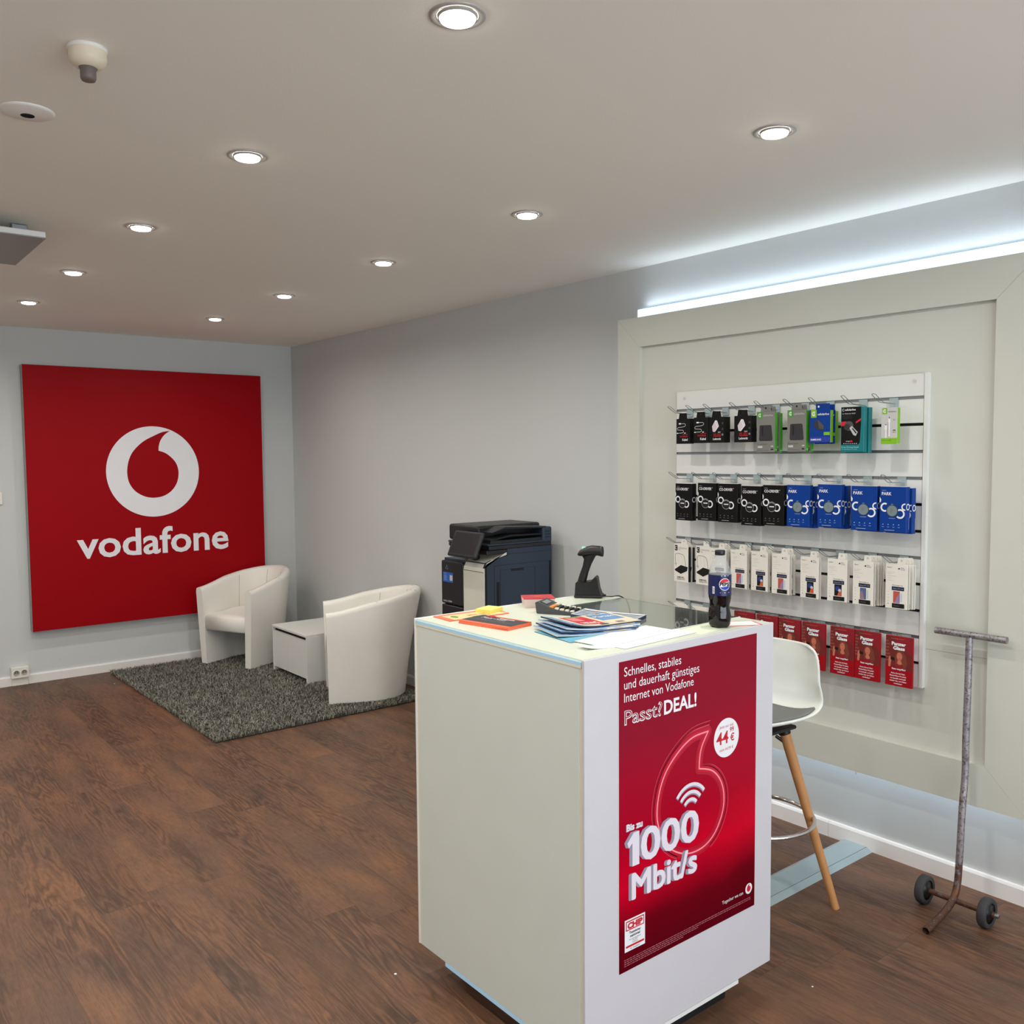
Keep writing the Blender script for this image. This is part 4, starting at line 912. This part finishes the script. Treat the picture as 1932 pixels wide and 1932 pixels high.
# ------------------------------------------------------------------ printer
px0, px1, py0, py1 = -.553, -.085, -3.025, -3.405     # front x, back x, left y, right y
t = thing('office_printer', 'large dark blue and white office printer with tilted touch screen against the wall', 'printer', (0, 0, 0))
M_NAVY = mat('printer_navy', (38, 50, 66), rough=.42, var=.05); M_PBLK = mat('printer_black', (24, 24, 27), rough=.4); M_PWH = mat('printer_white', (212, 212, 200), rough=.4)
def side_prism(k, pts, a, b_, m): k.prism(pts, 1, a, b_, m)
b = MB(); side_prism(b, [(-.545, .06), (px1, .06), (px1, 1.105), (-.395, 1.105), (-.395, 1.070), (-.50, 1.052), (-.535, 1.040), (-.548, 1.015)], py1, py1+.012, M_NAVY)
b.box(-.535, px1, py1+.012, py0, .06, 1.04, M_NAVY); b.box(-.395, px1, py1+.012, py0, 1.04, 1.105, M_NAVY); b.build('cabinet', t)
b = MB(); side_prism(b, [(px0, .06), (px0, .99), (px0+.004, 1.012), (px0+.02, 1.035), (-.42, 1.080), (-.40, 1.088), (-.40, 1.075), (-.50, 1.052), (-.532, 1.040), (-.546, 1.014), (-.546, .06)], py1-.001, py1+.178, M_PWH); b.build('front_cover', t)
MB().box(px0-.001, px0+.001, py1+.004, py1+.176, .992, .994, M_DARK).build('cover_seam', t)
b = MB(); b.rbox(px0-.006, px0+.05, py1+.180, py0, .792, 1.028, M_PBLK, r=.008, seg=2); b.build('left_front_panel', t)
b = MB(); b.rbox(px0-.004, px0+.05, py1+.180, py0, .06, .786, M_PBLK, r=.004, seg=1); b.build('paper_drawer', t)
b = MB(); b.rbox(-.535, px1, py0-.20, py0, .8, 1.022, M_PBLK, r=.006); b.build('left_cabinet', t)
b = MB(); b.X = Matrix.Translation((px0-.0062, 0, 0)) @ Matrix.Rotation(R(-90), 4, 'Z')
b.rect(3.045, .912, 3.138, .966, mat('sticker_blue', (34, 92, 176)), 1); b.text('bizhub', 3.050, .955, INK_LB, wd=.026); b.text('bizhub C3350i', 3.046, .804, INK_LG, wd=.080, h=.009, bold=.02); b.rect(3.108, .922, 3.134, .952, INK_LG, 2)
for i in range(6): b.rect(3.050, .922+.005*i, 3.084-.004*(i % 3), .9235+.005*i, INK_LB, 2)
b.line([(3.070, .984), (3.082, 1.006), (3.092, .984), (3.074, .984)], .002, INK_LB, 1)
b.build('sticker', t)
# side door details on the y = py1 face
def seam_rect(k, x0_, z0_, x1_, z1_, m, wd=.003):
    k.line([(x0_, z0_), (x0_, z1_), (x1_, z1_), (x1_, z0_)], wd, m, 1, py1)
b = MB(); seam_rect(b, -.483, .30, -.098, 1.022, M_DARK, .004); seam_rect(b, -.443, .34, -.206, .998, M_DARK, .003); b.rect(-.370, .985, -.282, .998, M_DARK, 2, py1); b.rect(-.469, .74, -.449, .935, M_DARK, 2, py1); b.rect(px0+.008, .06, px0+.022, 1.03, M_DARK, 1, py1)
b.rect(-.395, 1.077, px1, 1.079, M_DARK, 1, py1); b.rect(-.105, .06, -.090, 1.02, M_DARK, 1, py1)
b.build('side_door', t)
b = MB(); b.rbox(-.515, px1, py1, py0-.012, 1.105, 1.126, M_PBLK, r=.004); b.rbox(-.52, px1+.002, py1, py0-.012, 1.126, 1.136, M_NAVY, r=.003, seg=1); b.build('scanner_bed', t)
b = MB(); b.rbox(-.515, px1+.006, py1+.10, py0-.012, 1.140, 1.226, M_PBLK, r=.014, seg=3); b.build('document_feeder', t)
b = MB(); b.box(-.50, -.12, py1+.01, py1+.11, 1.136, 1.152, M_PBLK); side_prism(b, [(-.50, 1.160), (-.36, 1.178), (-.12, 1.172), (-.12, 1.166), (-.36, 1.170), (-.50, 1.150)], py1+.006, py1+.11, M_DARK); side_prism(b, [(-.49, 1.196), (-.40, 1.222), (-.12, 1.210), (-.12, 1.202), (-.40, 1.212)], py1+.004, py1+.11, M_PBLK); b.build('feeder_tray', t)
b = MB(); b.rbox(-.148, px1+.006, py1, py1+.12, 1.126, 1.208, M_NAVY, r=.012, seg=3)
for i in range(3): b.rect(-.135, 1.15+.015*i, -.095, 1.155+.015*i, M_DARK, 1, py1)
b.build('feeder_end', t)
b = MB(); b.rbox(-.53, -.385, py1+.002, py0-.14, 1.080, 1.104, M_PBLK, r=.006); b.rbox(-.52, -.42, py1+.03, py1+.14, 1.078, 1.092, M_PWH, r=.004); b.build('output_slot', t)
b = MB(); b.X = Matrix.Translation((-.575, -3.283, 1.132)) @ Matrix.Rotation(R(24), 4, 'Y') @ Matrix.Rotation(R(0), 4, 'Z')
b.rbox(-.010, .010, -.125, .125, -.072, .072, M_PBLK, r=.008, seg=2); b.build('touch_screen', t)
sc = MB(); sc.X = b.X; tsc = [o for o in COL.objects if o.name == 'touch_screen'][0]; sc.add([(-.0105, y_, z_) for y_, z_ in ((-.104, -.056), (-.104, .060), (.108, .060), (.108, -.056))], [(0, 1, 2, 3)], mat('screen_glass', (44, 42, 46), rough=.12)); sc.build('screen', tsc)
MB().cyl((-.555, -3.283, 1.08), (-.50, -3.283, 1.055), .018, M_PBLK).build('screen_arm', t)
for yy_ in (py0-.05, py1+.05):
    for xx_ in (px0+.06, px1-.06): MB().cyl((xx_, yy_-.012, .03), (xx_, yy_+.012, .03), .03, M_BLACK).build('caster', t)
MB().box(px0+.03, px1-.03, py1+.02, py0-.02, .045, .06, M_DARK).build('base', t)

# ------------------------------------------------------------------ tub armchairs
M_LEATH = mat('white_leatherette', (240, 237, 229), rough=.38, var=.03, vscale=9, bump=.12, bscale=30)
M_SEAM = mat('seam_thread', (176, 160, 140), rough=.7)
def make_chair(label):
    t = thing('tub_armchair', label, 'armchair', (0, 0, 0), 0, 'white tub armchairs on the grey rug')
    Rr_, F, TH = .245, .27, .060
    path = []
    for i in range(7): path.append((-Rr_, -F+F*i/6, 0.0))
    for i in range(1, 25): a = PI-PI*i/24; path.append((Rr_*math.cos(a), Rr_*math.sin(a)*1.05, i/24))
    for i in range(1, 7): path.append((Rr_, -F*i/6, 1.0))
    nP = len(path); s_ = []; tot = 0
    for i, p in enumerate(path):
        if i: tot += math.hypot(p[0]-path[i-1][0], p[1]-path[i-1][1])
        s_.append(tot)
    def frame(i):
        a, c_ = path[max(i-1, 0)], path[min(i+1, nP-1)]
        d = Vector((c_[0]-a[0], c_[1]-a[1], 0)).normalized(); return Vector((-d.y, d.x, 0))  # outward (left of travel)
    def top(i):
        u = s_[i]/tot; k_ = math.sin(PI*u); return .585+.115*(k_**1.5)
    def flare(z): return 1.0-.115*(1-min(z, .6)/.6)**1.1
    def yback(y, z): return y+(max(0.0, y)/.26)**.8*.084*(min(z, .72)/.72)**1.5 if y > 0 else y
    G = []
    for i in range(nP):
        nrm = frame(i); h = top(i); p = Vector((path[i][0], path[i][1], 0)); row = []
        for off, z in [(-.5, .0), (-.5, .2), (-.5, .4), (-.5, h-.03), (-.42, h-.010), (-.2, h), (.2, h+.001), (.42, h-.008), (.5, h-.03), (.5, .4), (.5, .2), (.5, .0)]:
            q_ = p+nrm*(off*TH); f_ = flare(z)
            row.append((q_.x*f_, yback(q_.y*(f_ if q_.y > 0 else 1.0-(1-f_)*.35), z), z))
        G.append(row)
    b = MB(); b.grid(G, M_LEATH); b.add(G[0], [tuple(range(12))[::-1]], M_LEATH); b.add(G[-1], [tuple(range(12))], M_LEATH)
    b.build('shell', t)
    # inner seams
    b = MB()
    for idx in (9, 16, 22, 29):
        nrm = frame(idx); p = Vector((path[idx][0], path[idx][1], 0)); pts = []
        for z in (.36, .45, .55, top(idx)-.03): q_ = p-nrm*(TH*.5+.0006); f_ = flare(z); pts.append((q_.x*f_, yback(q_.y*f_, z), z))
        q_ = p-nrm*.012; pts.append((q_.x, yback(q_.y, .72), top(idx)+.0008)); q_ = p+nrm*.022; pts.append((q_.x, yback(q_.y, .72), top(idx)-.001))
        b.tube(pts, .0014, M_SEAM, 6)
    b.build('seam', t)
    # seat
    b = MB(); R2 = Rr_-TH*.5+.006
    outline = [(-R2*.93, -F+.012)]+[(-R2*.94, -F*.3)]+[(R2*.94*math.cos(PI-PI*i/14), R2*.96*math.sin(PI-PI*i/14)) for i in range(15)]+[(R2*.94, -F*.3), (R2*.93, -F+.012)]
    lv = [(.262, .97, .012), (.275, 1.0, .0), (.33, 1.0, -.004), (.360, .99, .004), (.378, .95, .022), (.386, .80, .06)]
    G = []
    for z, s2, dy in lv: G.append([(x_*s2, max(y_*s2, -F+dy) if y_ < 0 else y_*s2, z+(.010 if z > .37 and y_ > 0 else 0)) for x_, y_ in outline])
    b.grid(G, M_LEATH, True, True); b.add(G[-1], [tuple(range(len(outline)))], M_LEATH); b.add(G[0], [tuple(range(len(outline)))[::-1]], M_DARK)
    b.build('seat_cushion', t)
    return t
CH1 = (-.585, -.392, .022); CH2 = (-.376, -1.855, .022)
ch = make_chair('white tub armchair in front of the red sign, nearest the corner')
ch.location = CH1; ch.rotation_euler = (0, 0, R(-65))
dup(ch, CH2, R(-115), 'white tub armchair nearest the counter, its curved back to the printer')

# ------------------------------------------------------------------ low white cabinet table
t = thing('side_cabinet', 'low white cabinet table with a sliding front between the armchairs', 'side table', (-.585, -1.11, .015))
M_CAB = mat('cabinet_white', (230, 231, 226), rough=.35)
wy, dx_, hh = .275, .44, .345
MB().rbox(-.006, dx_, -wy-.006, wy+.006, hh-.016, hh, M_CAB, r=.0015, seg=1).build('table_top', t)
for s2 in (-1, 1): MB().rbox(0, dx_-.01, s2*wy-.008, s2*wy+.008, 0, hh-.016, M_CAB, r=.001, seg=1).build('side_board', t)
MB().box(dx_-.02, dx_-.010, -wy+.008, wy-.008, .02, hh-.016, M_CAB).build('rear_board', t)
MB().box(.02, dx_-.02, -wy+.008, wy-.008, .040, .052, M_CAB).build('bottom_board', t)
for s2 in (-1, 1): MB().rbox(.002, .016, min(.001*s2, s2*(wy-.010)), max(.001*s2, s2*(wy-.010)), .036, hh-.040, M_CAB, r=.001, seg=1).build('door', t)
MB().box(.018, .020, -wy+.008, wy-.008, hh-.040, hh-.018, M_DARK).build('grip_gap_shade', t)  # thin dark sheet stands in for the shade inside the gap

# ------------------------------------------------------------------ shaggy rug
def rug():
    t = thing('shag_rug', 'thick dark grey shaggy rug under the armchairs', 'rug', (-.83, -1.14, 0))
    ax, ay = .715, 1.072
    m = mat('rug_pile', (112, 110, 102), rough=.95, spec=.1); g = NT(m)
    gi = g.node('ShaderNodeNewGeometry'); n1 = g.noise(g.node('ShaderNodeTexCoord').outputs['Object'], 9, 3)
    c = g.ramp(gi.outputs['Random Per Island'], [(0, rgb(60, 59, 56)), (.5, rgb(120, 118, 109)), (1, rgb(178, 174, 158))])
    c = g.mix(.35, c, g.ramp(n1, [(.3, rgb(100, 98, 93)), (.7, rgb(168, 166, 154))])); g.nt.links.new(c, g.p.inputs['Base Color'])
    MB().rbox(-ax+.014, ax-.014, -ay+.014, ay-.014, 0, .008, mat('rug_backing', (56, 54, 52), rough=.95), r=.003, seg=1).build('rug_base', t)
    rs = np.random.RandomState(5); N = 66000
    x = rs.uniform(-ax+.004, ax-.004, N); y = rs.uniform(-ay+.004, ay-.004, N); a = rs.uniform(0, 2*PI, N)
    lean = rs.uniform(.006, .022, N); ln = rs.uniform(.016, .030, N); wd = rs.uniform(.0012, .0024, N)
    dx, dy = np.cos(a), np.sin(a); sx, sy = -dy*wd, dx*wd
    V = np.zeros((N, 6, 3))
    for k, (f, hz) in enumerate(((0, .15), (.35, .75), (1.0, .95))):
        w_ = (1, 1, .35)[k]
        for s2, o_ in ((-1, 0), (1, 1)):
            V[:, k*2+o_, 0] = x+dx*lean*f+s2*sx*w_; V[:, k*2+o_, 1] = y+dy*lean*f+s2*sy*w_; V[:, k*2+o_, 2] = .004+ln*hz
    me = bpy.data.meshes.new('pile'); F = np.arange(N)[:, None]*6
    q = np.concatenate([F+np.array([[0, 1, 3, 2]]), F+np.array([[2, 3, 5, 4]])], 0)
    me.vertices.add(N*6); me.vertices.foreach_set('co', V.reshape(-1))
    me.loops.add(len(q)*4); me.loops.foreach_set('vertex_index', q.reshape(-1).astype(np.int32))
    me.polygons.add(len(q)); me.polygons.foreach_set('loop_start', np.arange(len(q), dtype=np.int32)*4)
    me.update(calc_edges=True); me.materials.append(m)
    o = bpy.data.objects.new('pile', me); COL.objects.link(o); o.parent = t; o['kind'] = 'stuff'
rug()

# ------------------------------------------------------------------ bar stool behind the counter
M_SHELL = mat('stool_white_shell', (228, 232, 226), rough=.4); M_WOOD = mat('beech_wood', (196, 140, 88), rough=.45, var=.12, vscale=30)
t = thing('bar_stool', 'white shell bar stool with grey seat pad and beech legs behind the counter', 'stool', (-.722, -5.213, 0), R(-92))
prof = [(-.195, .640, .165), (-.170, .655, .185), (-.08, .652, .198), (.03, .648, .202), (.11, .655, .202), (.160, .685, .200), (.182, .74, .196), (.192, .80, .190), (.198, .86, .182), (.203, .905, .165), (.205, .925, .130)]
prof = catmull([(a*.93, c_+.022-(max(0, c_-.70)*.10), w_*.88) for a, c_, w_ in prof], 3, False)
G = []
for (y, z, hw) in prof:
    back = min(1, max(0, (z-.682)/.12)); row = []
    for j in range(17):
        u = -1+2*j/16; e = abs(u)**2.6
        row.append((u*hw, y-back*.050*e, z+(1-back)*.035*e))
    G.append(row)
b = MB(); b.grid(G, M_SHELL); so = b.build('seat_shell', t)
md = so.modifiers.new('thick', 'SOLIDIFY'); md.thickness = .011; md.offset = 0
ms = so.modifiers.new('smooth', 'SUBSURF'); ms.levels = 1; ms.render_levels = 1
G = []
for (y, z, hw) in [p for p in prof if p[1] < .687 and p[0] < .13 and p[0] > -.175]:
    G.append([(u*hw*.88, y, z+.010+.035*abs(u*.88)**2.6) for u in [-1+2*j/12 for j in range(13)]])
b = MB(); b.grid(G, mat('seat_pad_grey', (118, 120, 118), rough=.8, bump=.2)); po = b.build('seat_pad', t); md = po.modifiers.new('thick', 'SOLIDIFY'); md.thickness = .012; md.offset = 0
b = MB(); b.rbox(-.10, .10, -.10, .10, .638, .652, M_BLACK, r=.006); b.cyl((.0, 0, .64), (0, 0, .662), .05, M_BLACK); b.build('under_frame', t)
for a in (46, 136, 226, 316):
    ca, sa = math.cos(R(a)), math.sin(R(a))
    k = MB(); k.cyl((.095*ca, .095*sa, .640), (.280*ca, .280*sa, .0), .0185, M_WOOD, .0135, 20); lg = k.build('leg', t)
    k = MB(); k.cyl((.094*ca, .094*sa, .642), (.100*ca, .100*sa, .620), .0215, M_BLACK, n=14); k.cyl((.070*ca, .070*sa, .61), (.098*ca, .098*sa, .59), .006, M_BLACK, n=8); k.build('leg_socket', lg)
b = MB(); b.tube([(.200*math.cos(2*PI*i/72), .200*math.sin(2*PI*i/72), .325) for i in range(72)], .0075, M_CHROME, 12, closed=True); b.build('foot_ring', t)

# ------------------------------------------------------------------ cable duct on the floor
t = thing('floor_cable_duct', 'flat silver cable duct running across the floor from the wall', 'cable duct', (0, 0, 0))
MB().prism([(-5.262, 0), (-5.238, .014), (-5.145, .014), (-5.120, 0)], 0, -1.10, -.015, M_ALU).build('cover', t)
MB().box(-1.10, -.015, -5.2385, -5.2365, .0135, .0145, INK_G).build('groove', t)

# ------------------------------------------------------------------ hand dolly leaning on the frame
t = thing('hand_dolly', 'worn steel push trolley with two black wheels leaning against the display frame', 'trolley', (0, 0, 0))
def rust_mat():
    m = mat('rusty_steel', (130, 122, 122), rough=.45, metal=.5); g = NT(m); tc = g.node('ShaderNodeTexCoord')
    sp = g.node('ShaderNodeSeparateXYZ'); g.nt.links.new(tc.outputs['Object'], sp.inputs[0])
    n1 = g.noise(tc.outputs['Object'], 38, 5, .7); n2 = g.noise(tc.outputs['Object'], 120, 3)
    low = g.math('MAXIMUM', 0.0, g.math('SUBTRACT', .30, sp.outputs[2]))
    f_ = g.math('ADD', n1, g.math('MULTIPLY', low, 1.1))
    c = g.ramp(f_, [(.40, rgb(164, 160, 164)), (.60, rgb(140, 134, 137)), (.70, rgb(96, 72, 62)), (.90, rgb(112, 70, 46))])
    c = g.mix(g.math('MULTIPLY', g.math('GREATER_THAN', n2, .60), .6), c, rgb(52, 42, 40)); g.nt.links.new(c, g.p.inputs['Base Color']); return m
M_RUST = rust_mat()
yd = -5.690
b = MB(); b.tube(catmull([(-.152, -5.682, .955), (-.158, -5.684, .80), (-.168, -5.686, .60), (-.172, -5.688, .47), (-.196, -5.692, .36), (-.212, -5.694, .20), (-.226, -5.695, .10), (-.262, -5.697, .055), (-.335, -5.699, .030), (-.455, -5.700, .0125)], 6, False), .0118, M_RUST, 16, caps=False); b.build('column', t)
b = MB(); b.cyl((-.150, -5.562, .962), (-.150, -5.806, .962), .0118, M_RUST); b.build('handle_bar', t)
b = MB(); b.cyl((-.250, -5.600, .050), (-.250, -5.832, .050), .0095, M_RUST); b.build('axle', t)
M_RUB = mat('wheel_rubber', (58, 58, 60), rough=.7)
for yw in (-5.592, -5.805):
    k = MB(); pr = [(.012, -.017), (.030, -.017), (.034, -.013), (.046, -.015), (.050, -.011), (.050, .011), (.046, .015), (.034, .013), (.030, .017), (.012, .017)]
    k.X = Matrix.Translation((-.250, yw, .050)) @ Matrix.Rotation(R(90), 4, 'X'); 
    k.lathe(pr[2:8], M_RUB, 40); wo_ = k.build('wheel', t)
    k2 = MB(); k2.X = k.X; k2.lathe([(.0001, -.015), (.010, -.019), (.014, -.012), (.034, -.011), (.034, .011), (.014, .012), (.010, .019), (.0001, .015)], M_BLACK, 32); k2.build('wheel_hub', wo_)
MB().cyl((-.250, -5.825, .050), (-.250, -5.845, .050), .008, M_STEEL, n=6).build('axle_nut', t)

# ------------------------------------------------------------------ sockets, switch, specks
t = thing('wall_socket', 'double white wall socket on the baseboard at the left edge', 'wall socket', (-2.124, -.0145, .0))
M_SOCK = mat('socket_white', (232, 228, 218), rough=.35)
MB().rbox(-.056, .056, -.030, .013, .055, .133, M_SOCK, r=.004).build('socket_box', t)
for s2 in (-1, 1):
    b = MB(); b.X = Matrix.Translation((s2*.0245, -.030, .094)) @ Matrix.Rotation(R(90), 4, 'X'); b.lathe([(.021, .0), (.020, .003), (.0185, .003)], M_SOCK, 28); b.lathe([(.0185, .003), (.0178, .0008), (.0001, .0008)], mat('socket_recess_shade', (150, 146, 134), rough=.5), 28)  # shade of the recess painted as grey on an almost flush disc
    b.build('socket_insert', t)
    b = MB()
    for q in (-.0065, .0065): b.disc(s2*.0245+q, .094, .0032, M_DARK, 1, -.0310, 10)
    b.build('pin_hole', t)
MB().rbox(-.052, .052, -.010, -.0005, .0, .054, M_SOCK, r=.002, seg=1).build('cable_cover', t)
tag(MB().rbox(-2.29, -2.183, -.012, 0, 1.283, 1.368, M_SOCK, r=.003).build('light_switch'), 'white light switch cut off by the left picture edge', 'switch')
for (x, y, s2, w_) in ((-1.935, -4.775, .004, 'left of the counter'), (-1.002, -5.629, .0025, 'right of the counter'), (-1.598, -.417, .004, 'beside the left corner of the rug')):
    k = MB(); k.art([(-s2, -s2*.8), (s2*.9, -s2), (s2*1.1, s2*.7), (-s2*.6, s2)], P_PAPER, 0)
    k = MB(); k.prism([(-s2, -s2*.8), (s2*.9, -s2), (s2*1.1, s2*.7), (-s2*.6, s2)], 2, .0, .001, P_PAPER)
    tag(k.build('paper_scrap', loc=(x, y, .0003)), 'tiny white paper scrap on the floor '+w_, 'scrap', 'paper scraps on the floor')
